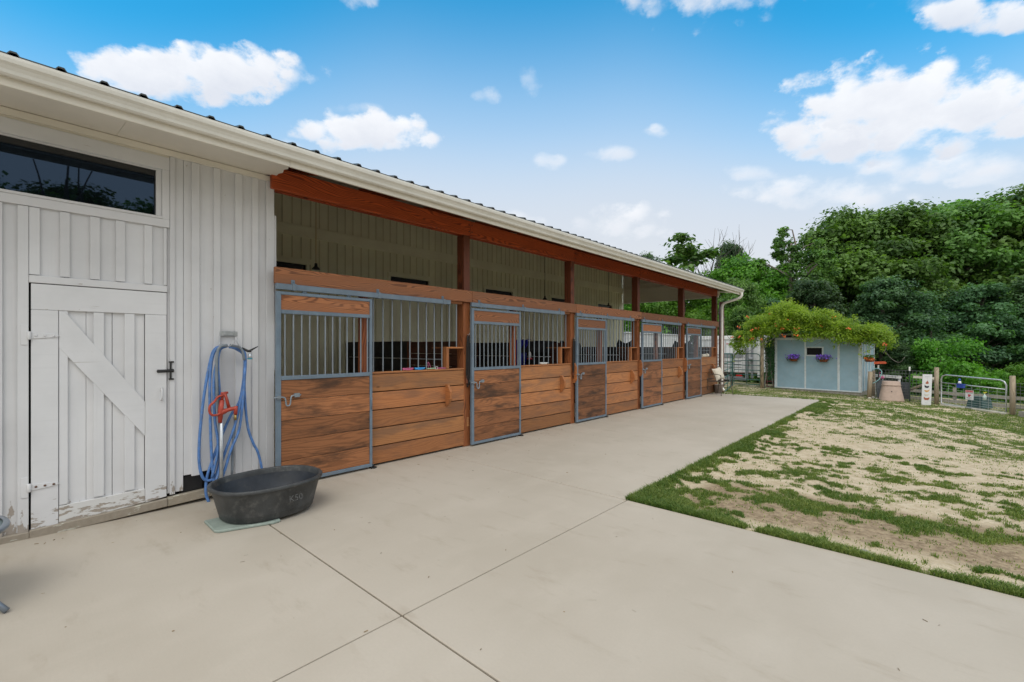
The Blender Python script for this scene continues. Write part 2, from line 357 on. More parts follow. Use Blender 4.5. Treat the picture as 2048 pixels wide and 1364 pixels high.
# ------------------------------------------------------------------ mesh builder
rnd = random.Random(7)
class MB:
    def __init__(s, seed=None): s.v = []; s.f = []; s.uv = []; s.t = []; s.sm = []; s.r = random.Random(seed if seed is not None else rnd.random())
    def face(s, idx, uvs, tone, sm=False): s.f.append(idx); s.uv.extend(uvs); s.t.extend([tone]*len(idx)); s.sm.append(sm)
    def obox(s, c, ax, half, tone=None, skew=None):
        """oriented box: centre, 3 axis vectors, 3 half sizes; grain along the longest side"""
        if tone is None: k = s.r.uniform(.86, 1.08); tone = (k, k*s.r.uniform(.98, 1.01), k*s.r.uniform(.96, 1.01))
        c = Vector(c); ax = [Vector(a).normalized() for a in ax]; o = len(s.v)
        for i in (-1, 1):
            for j in (-1, 1):
                for k_ in (-1, 1):
                    s.v.append(tuple(c+ax[0]*half[0]*i+ax[1]*half[1]*j+ax[2]*half[2]*k_))
        ou, ov = s.r.uniform(0, 50), s.r.uniform(0, 50)
        L = max(range(3), key=lambda q: half[q])
        for fa, q in (((0, 1, 3, 2), 0), ((4, 6, 7, 5), 0), ((0, 4, 5, 1), 1), ((2, 3, 7, 6), 1), ((0, 2, 6, 4), 2), ((1, 5, 7, 3), 2)):
            oth = [a for a in range(3) if a != q]
            if L in oth: ua = L; va = [a for a in oth if a != L][0]
            else: ua, va = oth
            uvs = []
            for i in fa:
                bits = ((i >> 2) & 1, (i >> 1) & 1, i & 1)
                uvs.append((ou+half[ua]*(2*bits[ua]-1), ov+q*.37+half[va]*(2*bits[va]-1)))
            s.face(tuple(o+i for i in fa), uvs, tone)
        return o
    def box(s, x0, x1, y0, y1, z0, z1, tone=None):
        return s.obox(((x0+x1)/2, (y0+y1)/2, (z0+z1)/2), ((1, 0, 0), (0, 1, 0), (0, 0, 1)), (abs(x1-x0)/2, abs(y1-y0)/2, abs(z1-z0)/2), tone)
    def bar(s, p0, p1, w, h, up=(0, 0, 1), tone=None):
        p0, p1 = Vector(p0), Vector(p1); d = (p1-p0); L = d.length; d.normalize()
        side = d.cross(Vector(up)); side = side.normalized() if side.length > 1e-5 else Vector((1, 0, 0)); u2 = side.cross(d)
        return s.obox((p0+p1)/2, (d, side, u2), (L/2, w/2, h/2), tone)
    def tube(s, pts, r, n=8, tone=(1, 1, 1), closed=False, caps=True):
        pts = [Vector(p) for p in pts]; m = len(pts)
        rs = r if isinstance(r, (list, tuple)) else [r]*m
        o = len(s.v); prev = None; L = 0
        for i, p in enumerate(pts):
            a = pts[i-1] if (i > 0 or closed) else p; b = pts[(i+1) % m] if (i < m-1 or closed) else p
            d = (b-a).normalized()
            if prev is None:
                ref = Vector((0, 0, 1)) if abs(d.z) < .9 else Vector((1, 0, 0)); prev = d.cross(ref).normalized()
            nrm = (prev-d*prev.dot(d)).normalized(); prev = nrm; bn = d.cross(nrm)
            for k_ in range(n):
                t = 2*math.pi*k_/n; s.v.append(tuple(p+(nrm*math.cos(t)+bn*math.sin(t))*rs[i]))
        for i in range(m if closed else m-1):
            j = (i+1) % m; seg = (pts[j]-pts[i]).length
            for k_ in range(n):
                k2 = (k_+1) % n
                s.face((o+i*n+k_, o+i*n+k2, o+j*n+k2, o+j*n+k_), [(L, k_*.03), (L, k2*.03), (L+seg, k2*.03), (L+seg, k_*.03)], tone, True)
            L += seg
        if not closed and caps:
            s.face(tuple(o+k_ for k_ in range(n))[::-1], [(0, 0)]*n, tone); s.face(tuple(o+(m-1)*n+k_ for k_ in range(n)), [(0, 0)]*n, tone)
    def lathe(s, prof, c=(0, 0, 0), n=24, tone=(1, 1, 1), sx=1, sy=1, p=2.0, ang=0.0, smooth_=True):
        """profile (radius, z) turned about z; p>2 gives a rounded oblong"""
        o = len(s.v); ca, sa = math.cos(ang), math.sin(ang)
        for (r, z) in prof:
            for i in range(n):
                t = 2*math.pi*i/n; ct, st = math.cos(t), math.sin(t)
                x = math.copysign(abs(ct)**(2/p), ct)*r*sx; y = math.copysign(abs(st)**(2/p), st)*r*sy
                s.v.append((c[0]+x*ca-y*sa, c[1]+x*sa+y*ca, c[2]+z))
        for j in range(len(prof)-1):
            for i in range(n):
                i2 = (i+1) % n
                s.face((o+j*n+i, o+j*n+i2, o+(j+1)*n+i2, o+(j+1)*n+i), [(i/n, j*.1), (i2/n, j*.1), (i2/n, j*.1+.1), (i/n, j*.1+.1)], tone, smooth_)
        s.face(tuple(o+i for i in range(n))[::-1], [(0, 0)]*n, tone)
        j = len(prof)-1; s.face(tuple(o+j*n+i for i in range(n)), [(0, 0)]*n, tone)
    def prism(s, poly, ax, a0, a1, tone=None):
        """poly of 2-D points extruded along axis ax ('x','y','z') from a0 to a1; other axes in xyz order"""
        if tone is None: k = s.r.uniform(.9, 1.08); tone = (k, k, k)
        def P(p, a): return {'x': (a, p[0], p[1]), 'y': (p[0], a, p[1]), 'z': (p[0], p[1], a)}[ax]
        o = len(s.v); n = len(poly); ou = s.r.uniform(0, 30)
        for p in poly: s.v.append(P(p, a0))
        for p in poly: s.v.append(P(p, a1))
        uv = [(ou+p[0], ou+p[1]) for p in poly]
        s.face(tuple(o+i for i in range(n)), uv, tone); s.face(tuple(o+n+i for i in range(n))[::-1], uv[::-1], tone)
        for i in range(n):
            j = (i+1) % n; e = math.dist(poly[i], poly[j])
            s.face((o+i, o+n+i, o+n+j, o+j), [(ou, ou), (ou+a1-a0, ou), (ou+a1-a0, ou+e), (ou, ou+e)], tone)
    def build(s, name, mat, parent=None, org=None, bevel=0.0, flip=False):
        me = bpy.data.meshes.new(name)
        if org is None: org = tuple(parent['_org']) if parent is not None and '_org' in parent else (0, 0, 0)
        if not s.v: s.v = [(0, 0, 0)]
        v = np.array(s.v, float)-np.array(org)
        me.from_pydata(v.tolist(), [], s.f)
        if s.uv:
            uvl = me.uv_layers.new(name='UVMap'); uvl.data.foreach_set('uv', np.array(s.uv, 'f').ravel())
            ca = me.color_attributes.new('tone', 'FLOAT_COLOR', 'CORNER')
            tt = np.ones((len(s.t), 4), 'f'); tt[:, :3] = np.array(s.t, 'f'); ca.data.foreach_set('color', tt.ravel())
            me.polygons.foreach_set('use_smooth', np.array(s.sm, bool))
        import bmesh
        bm = bmesh.new(); bm.from_mesh(me); bmesh.ops.recalc_face_normals(bm, faces=bm.faces); bm.to_mesh(me); bm.free()
        me.materials.append(mat)
        o = bpy.data.objects.new(name, me); col.objects.link(o)
        if parent is not None:
            o.parent = parent; o['_org'] = org
        else: o.location = org; o['_org'] = org
        if bevel:
            b = o.modifiers.new('bevel', 'BEVEL'); b.width = bevel; b.segments = 1; b.limit_method = 'ANGLE'
        return o
def tag(o, label, cat, group=None, kind=None):
    o['label'] = label; o['category'] = cat
    if group: o['group'] = group
    if kind: o['kind'] = kind
    return o
def struct(o, kind='structure'): o['kind'] = kind; return o
def thing(name, loc, label, cat, group=None):
    o = bpy.data.objects.new(name, None); col.objects.link(o); o.location = loc; o['_org'] = loc; o.empty_display_size = .1
    return tag(o, label, cat, group)
def npmesh(name, verts, faces4, mat, tone=None, parent=None, nper=4, smooth_=False):
    """fast mesh of n-gons all with the same number of corners; tone per face"""
    me = bpy.data.meshes.new(name); nv_ = len(verts); nf = len(faces4)
    me.vertices.add(nv_); me.vertices.foreach_set('co', np.asarray(verts, 'f').ravel())
    me.loops.add(nf*nper); me.loops.foreach_set('vertex_index', np.asarray(faces4, 'i').ravel())
    me.polygons.add(nf); me.polygons.foreach_set('loop_start', np.arange(0, nf*nper, nper, dtype='i'))
    try: me.polygons.foreach_set('loop_total', np.full(nf, nper, 'i'))
    except Exception: pass
    me.update(calc_edges=True)
    if tone is not None:
        ca = me.color_attributes.new('tone', 'FLOAT_COLOR', 'CORNER')
        t = np.repeat(np.c_[tone, tone, tone, np.ones(nf)].astype('f'), nper, axis=0); ca.data.foreach_set('color', t.ravel())
    if smooth_: me.polygons.foreach_set('use_smooth', np.ones(nf, bool))
    me.materials.append(mat)
    o = bpy.data.objects.new(name, me); col.objects.link(o)
    if parent is not None: o.parent = parent
    return o
def text(name, s, size, loc, rot, mat, parent, depth=.002, sx=1.0, squash=1.0):
    cu = bpy.data.curves.new(name, 'FONT'); cu.body = s; cu.size = size; cu.extrude = depth; cu.align_x = 'CENTER'; cu.align_y = 'CENTER'
    cu.resolution_u = 3
    tmp = bpy.data.objects.new(name+'_t', cu); col.objects.link(tmp)
    me = bpy.data.meshes.new_from_object(tmp); bpy.data.objects.remove(tmp)
    me.transform(Matrix.Diagonal((sx, squash, 1, 1)))
    me.materials.clear(); me.materials.append(mat)
    o = bpy.data.objects.new(name, me); col.objects.link(o); o.parent = parent
    o.location = Vector(loc)-Vector(parent['_org']); o.rotation_euler = rot
    return o
def arc(cx, cz, r, a0, a1, n): return [(cx+r*math.cos(R_(a0+(a1-a0)*i/n)), cz+r*math.sin(R_(a0+(a1-a0)*i/n))) for i in range(n+1)]
def smoothpath(pts, n=6):
    """Catmull-Rom through the points"""
    P = [Vector(p) for p in pts]; P = [P[0]*2-P[1]]+P+[P[-1]*2-P[-2]]; out = []
    for i in range(1, len(P)-2):
        for k_ in range(n):
            t = k_/n; a, b, c, d = P[i-1], P[i], P[i+1], P[i+2]
            out.append(.5*((2*b)+(c-a)*t+(2*a-5*b+4*c-d)*t*t+(3*b-a-3*c+d)*t**3))
    out.append(P[-2]); return out

# ------------------------------------------------------------------ ground
def slabdist(x, y):
    d1 = np.hypot(np.maximum(np.maximum(x+2.2, -20-x), 0), np.maximum(np.maximum(y-15.55, -9-y), 0))
    d2 = np.hypot(np.maximum(np.maximum(x-9, -20-x), 0), np.maximum(np.maximum(y-4.08, -9-y), 0))
    return np.minimum(d1, d2)
def gz(x, y):
    x = np.asarray(x, float); y = np.asarray(y, float)
    d = slabdist(x, y)
    a = np.clip(.47+.035*x, .22, .75)
    z = -a*smooth(3, 21, y)*smooth(0, 5, d)-.012-.012*smooth(0, .3, d)
    z = z-smooth(24, 42, y)*2.2-smooth(6, 40, x)*1.0
    z = z+.03*(fbm(x*.9, y*.9, 3, 5)-.5)*smooth(.1, 1.0, d)
    z = np.where(d <= 0, -.14, z)
    return z
def gzf(x, y): return float(gz(np.array([x]), np.array([y]))[0])
def masks(x, y):
    d = slabdist(x, y)
    n = fbm(x*1.9+3, y*1.9, 5, 11); n2 = fbm(x*.35, y*.45+2, 3, 23); n3 = fbm(x*6.5, y*6.5, 3, 41)
    bias = -.07+.52*smooth(9.0, 15.5, y+x*.55)-.05*smooth(15, 18, y)*(x < 0)
    n4 = fbm(x*15+7, y*15, 2, 57)
    g = (n-.5)*1.35+(n2-.5)*1.0+(n3-.5)*1.7+(n4-.5)*1.1+.33+bias
    edgeA = smooth(.05+.42*n, .01, x+2.2)*(y > 4.0)*(y < 15.6)*smooth(.16, .38, fbm(y*1.3, x*.3, 3, 61)+.10)
    edgeB = smooth(.09+.40*n, .02, y-4.08)*(x > -2.3)*smooth(.12, .36, fbm(x*1.3+4, y*.3, 3, 71)+.12)
    corner = smooth(.75, .3, np.hypot(x+2.1, y-4.15))
    g = np.maximum(g, np.maximum(np.maximum(edgeA, edgeB), corner)*(.92+1.2*(n3-.5)+.9*(n-.5)+.7*(n4-.5)))
    patch = smooth(.55, .1, np.abs(y-5.15-.12*(x+1.0))+.3*(n-.5))*smooth(-1.7, -1.2, x)*smooth(1.6, .6, x)
    g = np.maximum(g, patch*(.56+1.4*(n-.5)+1.6*(n3-.5)+1.0*(n4-.5)))
    dirt = smooth(.9, .25, np.abs(y-4.95-.10*(x+1)))*smooth(-2.1, -1.5, x)*smooth(5.0, 1.6, x)*(.6+.8*n)
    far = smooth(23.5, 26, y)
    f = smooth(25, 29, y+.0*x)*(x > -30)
    return np.clip(g, 0, 1.2), np.clip(dirt*(1-edgeB), 0, 1), np.clip(f, 0, 1)
def make_ground():
    xs = np.concatenate([np.linspace(-400, -32, 14), np.arange(-30, -2.6, .6), np.arange(-2.4, 8.0, .06), np.arange(8.2, 30, .7), np.linspace(34, 400, 14)])
    ys = np.concatenate([np.linspace(-400, -32, 10), np.arange(-30, 3.8, 1.2), np.arange(4.0, 24.5, .06), np.arange(25, 60, .8), np.linspace(64, 500, 14)])
    X, Y = np.meshgrid(xs, ys, indexing='ij'); Z = gz(X, Y); nx, ny = X.shape
    g, d, f = masks(X, Y)
    v = np.c_[X.ravel(), Y.ravel(), Z.ravel()]
    i = np.arange(nx*ny).reshape(nx, ny)
    q = np.stack([i[:-1, :-1], i[1:, :-1], i[1:, 1:], i[:-1, 1:]], -1).reshape(-1, 4)
    o = npmesh('ground', v, q, M_lawn, smooth_=True)
    ca = o.data.color_attributes.new('mask', 'FLOAT_COLOR', 'POINT')
    ca.data.foreach_set('color', np.c_[g.ravel(), d.ravel(), f.ravel(), np.ones(nx*ny)].astype('f').ravel())
    struct(o)
make_ground()

def make_grass():
    rs = np.random.RandomState(3); out_v = []; out_t = []
    def blades(x, y, h, w, n_):
        z = gz(x, y); ang = rs.uniform(0, 2*np.pi, n_); lean = rs.uniform(.15, 1.0, n_)*h; la = rs.uniform(0, 2*np.pi, n_)
        dx_, dy_ = np.cos(ang)*w/2, np.sin(ang)*w/2
        b0 = np.c_[x-dx_, y-dy_, z-.01]; b1 = np.c_[x+dx_, y+dy_, z-.01]
        m = np.c_[x+np.cos(la)*lean*.4, y+np.sin(la)*lean*.4, z+h*.6]
        t = np.c_[x+np.cos(la)*lean, y+np.sin(la)*lean, z+h*rs.uniform(.7, 1.0, n_)]
        m0 = m-np.c_[dx_, dy_, 0*dx_]*.7; m1 = m+np.c_[dx_, dy_, 0*dx_]*.7
        return np.stack([b0, b1, m1, m0], 1), np.stack([m0, m1, t, t-np.c_[dx_, dy_, 0*dx_]*.12], 1)
    def scatter(n_, x0, x1, y0, y1, thr, h0, h1, w, power=1.0):
        x = rs.uniform(x0, x1, n_); y = rs.uniform(y0, y1, n_); d = slabdist(x, y)
        g, _, f = masks(x, y)
        keep = (d > .005) & (rs.rand(n_) < smooth(thr-.20, thr+.30, g)**1.2); x, y, g = x[keep], y[keep], g[keep]; k_ = len(x)
        edge = ((slabdist(x, y) < .33)).astype(float)
        h = (h0+(h1-h0)*rs.rand(k_))*(.6+.5*np.clip(g, 0, 1))*(1+edge*.8)
        a, b = blades(x, y, h, w*(1+.0*x), k_)
        tn = np.clip(-.05+.75*fbm(x*2.5, y*2.5, 3, 91)+rs.uniform(-.3, .45, k_), 0, 1)
        return a, b, tn
    sets = [scatter(330000, -2.25, 2.6, 4.05, 8.6, .50, .012, .036, .007), scatter(150000, -2.25, 6.5, 7.8, 15, .52, .012, .034, .010),
            scatter(70000, -2.25, 1.5, 4.05, 4.6, .5, .012, .034, .006), scatter(60000, -2.25, -1.75, 4.05, 15.6, .5, .012, .034, .008),
            scatter(70000, -6.5, 9, 14.5, 24.5, .5, .015, .04, .02)]
    # scattered single tufts
    nt = 3600; tx = rs.uniform(-2.1, 9, nt); ty = 4.2+rs.rand(nt)**1.3*18; ok = slabdist(tx, ty) > .05; tx, ty = tx[ok], ty[ok]
    per = 13; tr_ = .02+.11*rs.rand(len(tx))**2; cxx = np.repeat(tx, per)+rs.normal(size=len(tx)*per)*np.repeat(tr_, per); cyy = np.repeat(ty, per)+rs.normal(size=len(tx)*per)*np.repeat(tr_, per)
    ok = slabdist(cxx, cyy) > .005; cxx, cyy = cxx[ok], cyy[ok]
    a, b = blades(cxx, cyy, rs.uniform(.006, .024, len(cxx)), .005+.0005*cyy, len(cxx)); sets.append((a, b, np.clip(rs.uniform(.1, 1.1, len(cxx)), 0, 1)))
    V = np.concatenate([np.concatenate([a, b]) for a, b, t in sets]); Tn = np.concatenate([np.concatenate([t, t]) for a, b, t in sets])
    o = npmesh('grass', V.reshape(-1, 3), np.arange(len(V)*4).reshape(-1, 4), M_grass, Tn)
    tag(o, 'short patchy green grass growing on the sandy lawn and along the concrete edge', 'grass', kind='stuff')
make_grass()

def make_pavement():
    b = MB(1); xj = [-5.5, -2.17, .45, 3.1, 5.7, 9.0]; yj = [-9, -6.4, -3.8, -1.17, 1.475, 4.08]
    g = .005
    w = (1, 1, 1)
    for i in range(5):
        for j in range(5): b.box(xj[i]+g*(i > 0), xj[i+1]-g*(i < 4), yj[j]+g, yj[j+1]-g*1.2, -.13, 0, w)
    ya = [4.08, 9.4, 12.5, 15.55]
    for j in range(3): b.box(-5.5, -2.17, ya[j]+(g*1.2 if j == 0 else g*.5), ya[j+1]-g*.5, -.13, 0, w)
    o = b.build('concrete_pavement', M_conc, bevel=.004); struct(o)
    b = MB(2); b.box(-5.6, 9, -9, 4.07, -.2, -.012, w); b.box(-5.6, -2.2, 4.07, 15.5, -.2, -.012, w)
    o = b.build('joint_bed', plain('joint_dirt', (.13, .105, .075), .9, var=.3, scale=12)); struct(o)
    b = MB(3); b.box(-8.85, -5.3, -3, 15.9, -.2, -.02, w)
    o = b.build('stall_floor', plain('pale_bounce_floor', (.76, .66, .50), .95, var=.15)); struct(o)  # pale floor colour added to bounce light up the inner walls
make_pavement()

# ------------------------------------------------------------------ the barn
XW = -5.25
barn = thing('stable_barn', (-5.25, 6.5, 0), 'long white board and batten stable with open fronted wooden horse stalls and dark metal roof', 'stable')
def zb(y): return .045+(y+.05)*.080          # lower ends of the old boards
PITCH = 2.8; Y0 = 1.93
def roofz(x): return 3.445+.25*(-4.42-x)

def front_wall():
    b = MB(11); r = random.Random(4)
    edges = [-3.0, -2.78, -2.6, -2.4, -2.2, -2.0, -1.8, -1.6, -1.45, -1.25, -1.1]
    def seg(y0, y1, z0, z1, x=0.0, th=.02):
        k_ = r.uniform(.95, 1.03); b.box(XW-th+x, XW+x, y0, y1, z0, z1, (k_, k_, k_))
    # boards
    ys = [-3.0, -2.7, -2.4, -2.1, -1.8, -1.5, -1.2, -.85, -.55, -.27, -.09, .098]
    for i in range(len(ys)-1):
        y0, y1 = ys[i]+.0015, ys[i+1]-.0015; z0 = max(.03, zb(max(y0, -.6))+r.uniform(-.01, .01))
        if y0 < -1.2: seg(y0, y1, z0, 3.30)
        else: seg(y0, y1, z0, 2.66); seg(y0, y1, 3.20, 3.30)
    for y0, y1 in ((.098, .30), (.30, .48), (.48, .65), (.65, .84), (.84, .9795)):
        seg(y0+.0015, y1-.0015, 2.04, 2.66); seg(y0+.0015, y1-.0015, 3.20, 3.30)
    for y0, y1 in ((.9825, 1.11), (1.11, 1.205), (1.205, 1.385), (1.385, 1.575), (1.575, 1.73), (1.73, 1.905)):
        z0 = zb(y0)+r.uniform(-.015, .02)
        if 1.10 < y0 < 1.25: z0 = .275+.01*(y0 > 1.2)
        seg(y0+.0015, y1-.0015, z0, 3.30)
    # battens
    for y0, y1 in ((-2.73, -2.67), (-2.43, -2.37), (-2.13, -2.07), (-1.83, -1.77), (-1.53, -1.47), (-1.27, -1.20)): seg(y0, y1, max(.03, zb(-.6)), 3.285, .021)
    for y0, y1 in ((-.88, -.82), (-.58, -.52), (-.30, -.24), (-.10, -.042)): seg(y0, y1, max(.03, zb(y0)+r.uniform(-.01, .01)), 2.612, .021)
    seg(.036, .0955, .045, 2.612, .024)
    for y0, y1 in ((.0975, .158), (.271, .330), (.452, .516), (.617, .681), (.813, .871), (.955, .9785)): seg(y0, y1, 2.079, 2.612, .021)
    for y0, y1 in ((1.001, 1.040), (1.172, 1.238), (1.356, 1.415), (1.547, 1.612), (1.705, 1.765), (1.842, 1.922)):
        z0 = zb(y0)+r.uniform(-.02, .03)
        seg(y0, y1, z0 if not 1.1 < y0 < 1.25 else .26, 3.288, .021 if y0 < 1.8 else .024)
    seg(1.924, 1.952, 1.25, 2.94, .0, .10)      # short white board on the corner
    # corner return (side wall of the white part) and hidden end wall
    for i in range(20): b.box(-8.8+i*.1765, -8.8+(i+1)*.1765-.003, 1.9-.0, 1.92, .1, 4.55 if i < 3 else roofz(-8.8+(i+1)*.1765)-.06)
    for i in range(12): b.box(-8.8+i*.295, -8.8+(i+1)*.295-.003, -3.02, -3.0, .05, roofz(-8.8+(i+1)*.295)-.06)
    b.build('front_wall', M_white, barn, bevel=.0025)
    v = MB(12); v.box(-8.7, XW-.06, -2.9, 1.85, .02, 2.1); v.box(-8.7, XW-.22, -2.9, 1.85, 2.1, 3.5)
    v.build('room_shade_filler', M_void, barn)  # black filler standing in for the unlit room behind the boards
    h = MB(13)
    h.prism([(1.085, .06), (1.27, .06), (1.27, .27), (1.20, .285), (1.12, .25), (1.09, .17)], 'x', XW-.05, XW-.03)
    h.build('board_hole_shade', M_blackmetal, barn)  # black sheet painting the shade inside the gap in the boards
    s = MB(14)
    pts = [(-3.0, .0), (XW, 0)]
    s.bar((XW+.018, -3.0, .015), (XW+.018, .10, .022), .05, .06); s.bar((XW+.018, .10, .022), (XW+.018, .98, .062), .055, .075); s.bar((XW+.012, .98, .062), (XW+.012, 1.92, .10), .05, .085)
    s.build('sill_beam', M_sill, barn, bevel=.006)
front_wall()

def window_door():
    w = MB(20)     # frame: outer trim, then an inner stop
    o = (1, 1, 1)
    w.box(XW-.02, XW+.028, -1.2, .998, 3.148, 3.268, o); w.box(XW-.02, XW+.028, -1.2, .998, 2.616, 2.690, o)
    w.box(XW-.02, XW+.027, .941, .998, 2.690, 3.148, o); w.box(XW-.02, XW+.027, -1.2, -1.143, 2.690, 3.148, o)
    fr = w.build('window', M_white, barn, bevel=.003)
    fr['label'] = 'long narrow transom window with dark glass above the white door'
    i = MB(21)
    i.box(XW-.06, XW+.012, -1.143, .941, 3.135, 3.1475, o); i.box(XW-.06, XW+.036, -1.143, .941, 2.6905, 2.712, o)
    i.box(XW-.06, XW+.010, .90, .9405, 2.712, 3.135, o); i.box(XW-.06, XW+.010, -1.1425, -1.10, 2.712, 3.135, o)
    i.build('window_stop', M_white, fr, bevel=.002)
    sh = MB(22); sh.box(XW-.055, XW-.012, -1.10, .90, 3.085, 3.135, o); sh.box(XW-.055, XW-.012, .893, .90, 2.712, 3.085, o); sh.build('black_pane_border', M_blackmetal, fr)  # black strip along the top and right edge of the pane
    g = MB(23); g.box(XW-.05, XW-.03, -1.10, .893, 2.712, 3.085, o); g.build('pane', M_glass, fr)
    # door
    d = MB(24); r = random.Random(9)
    for y0, y1 in ((.264, .43), (.43, .596), (.598, .70), (.70, .819)): k_ = r.uniform(.97, 1.03); d.box(XW-.03, XW-.004, y0, y1-.002, .09, 1.9, (k_, k_, k_))
    door = d.build('white_plank_door', M_whitedoor, barn, bevel=.002)
    door['label'] = 'white plank door with diagonal brace and peeling bottom rail'
    t = MB(25)
    t.box(XW-.004, XW+.022, .108, .978, 1.802, 2.008, o)
    def st(y0, y1, zl, zr, zt, x=.022):
        t.prism([(y0, zl), (y1, zr), (y1, zt), (y0, zt)], 'x', XW-.004, XW+x, (1, 1, 1))
    st(.108, .262, .043, .052, 1.80); st(.820, .977, .095, .115, 1.80)
    t.prism([(.265, .058), (.818, .098), (.818, .222), (.265, .205)], 'x', XW-.004, XW+.021, (.98, .97, .94))
    t.build('door_stiles_and_rails', M_whitedoor, door, bevel=.003)
    t = MB(26)
    for y0, y1 in ((.266, .318), (.474, .541), (.677, .746)): t.box(XW-.003, XW+.0165, y0, y1, .2115 if y0 < .3 else .22+.03*(y0-.26), 1.80, o)
    t.build('door_battens', M_whitedoor, door, bevel=.002)
    t = MB(27); t.prism([(.265, 1.80), (.265, 1.50), (.818, .70), (.818, 1.01), (.30, 1.795)], 'x', XW, XW+.0195, (1.01, 1.01, 1.01))
    t.build('diagonal_brace', M_whitedoor, door, bevel=.002)
    t = MB(28)
    t.box(XW+.0, XW+.030, .097, .98, 2.014, 2.072, o)
    t.build('door_header', M_white, barn, bevel=.003)
    for z in (1.595, .395):
        hh = MB(29)
        hh.box(XW+.024, XW+.030, .052, .094, z-.075, z+.085, o); hh.prism([(.085, z-.028), (.25, z-.012), (.27, z), (.25, z+.014), (.085, z+.028)], 'x', XW+.023, XW+.030, (1, 1, 1))
        hh.tube([(XW+.036, .098, z-.032), (XW+.036, .098, z+.032)], .012, 8)
        h_ = hh.build('strap_hinge', M_whitedoor, door, bevel=.0015)
        if z < 1: h_['label'] = 'lower strap hinge with rusty bolts'
        for y in (.135, .185, .235): n_ = MB(30); n_.lathe([(.0, 0), (.009, .0), (.008, .004), (0, .006)], (0, 0, 0), 8); n_.v = [(XW+.030+p[2], y+p[0], z+p[1]) for p in n_.v]; n_.build('bolt_head', M_rust if z < 1 else M_white, door)
    l = MB(31)
    l.box(XW+.022, XW+.030, .905, .985, 1.268, 1.296); l.tube([(XW+.038, .90, 1.282), (XW+.038, 1.03, 1.282)], .008, 8)
    l.box(XW+.024, XW+.038, .998, 1.012, 1.20, 1.37); l.box(XW+.024, XW+.034, .985, 1.03, 1.268, 1.298); l.box(XW+.024, XW+.034, .99, 1.03, 1.198, 1.212); l.box(XW+.024, XW+.034, .99, 1.03, 1.358, 1.372)
    l.build('sliding_bolt', M_blackmetal, door, bevel=.002)
    hn = MB(32); hn.tube(smoothpath([(XW+.022, .937, 1.12), (XW+.05, .937, 1.10), (XW+.052, .937, 1.04), (XW+.022, .937, 1.01)], 4), .007, 8)
    hn.box(XW+.022, XW+.026, .926, .948, 1.095, 1.13); hn.box(XW+.022, XW+.026, .926, .948, .995, 1.025)
    hn.build('door_handle', M_whitedoor, door)
window_door()

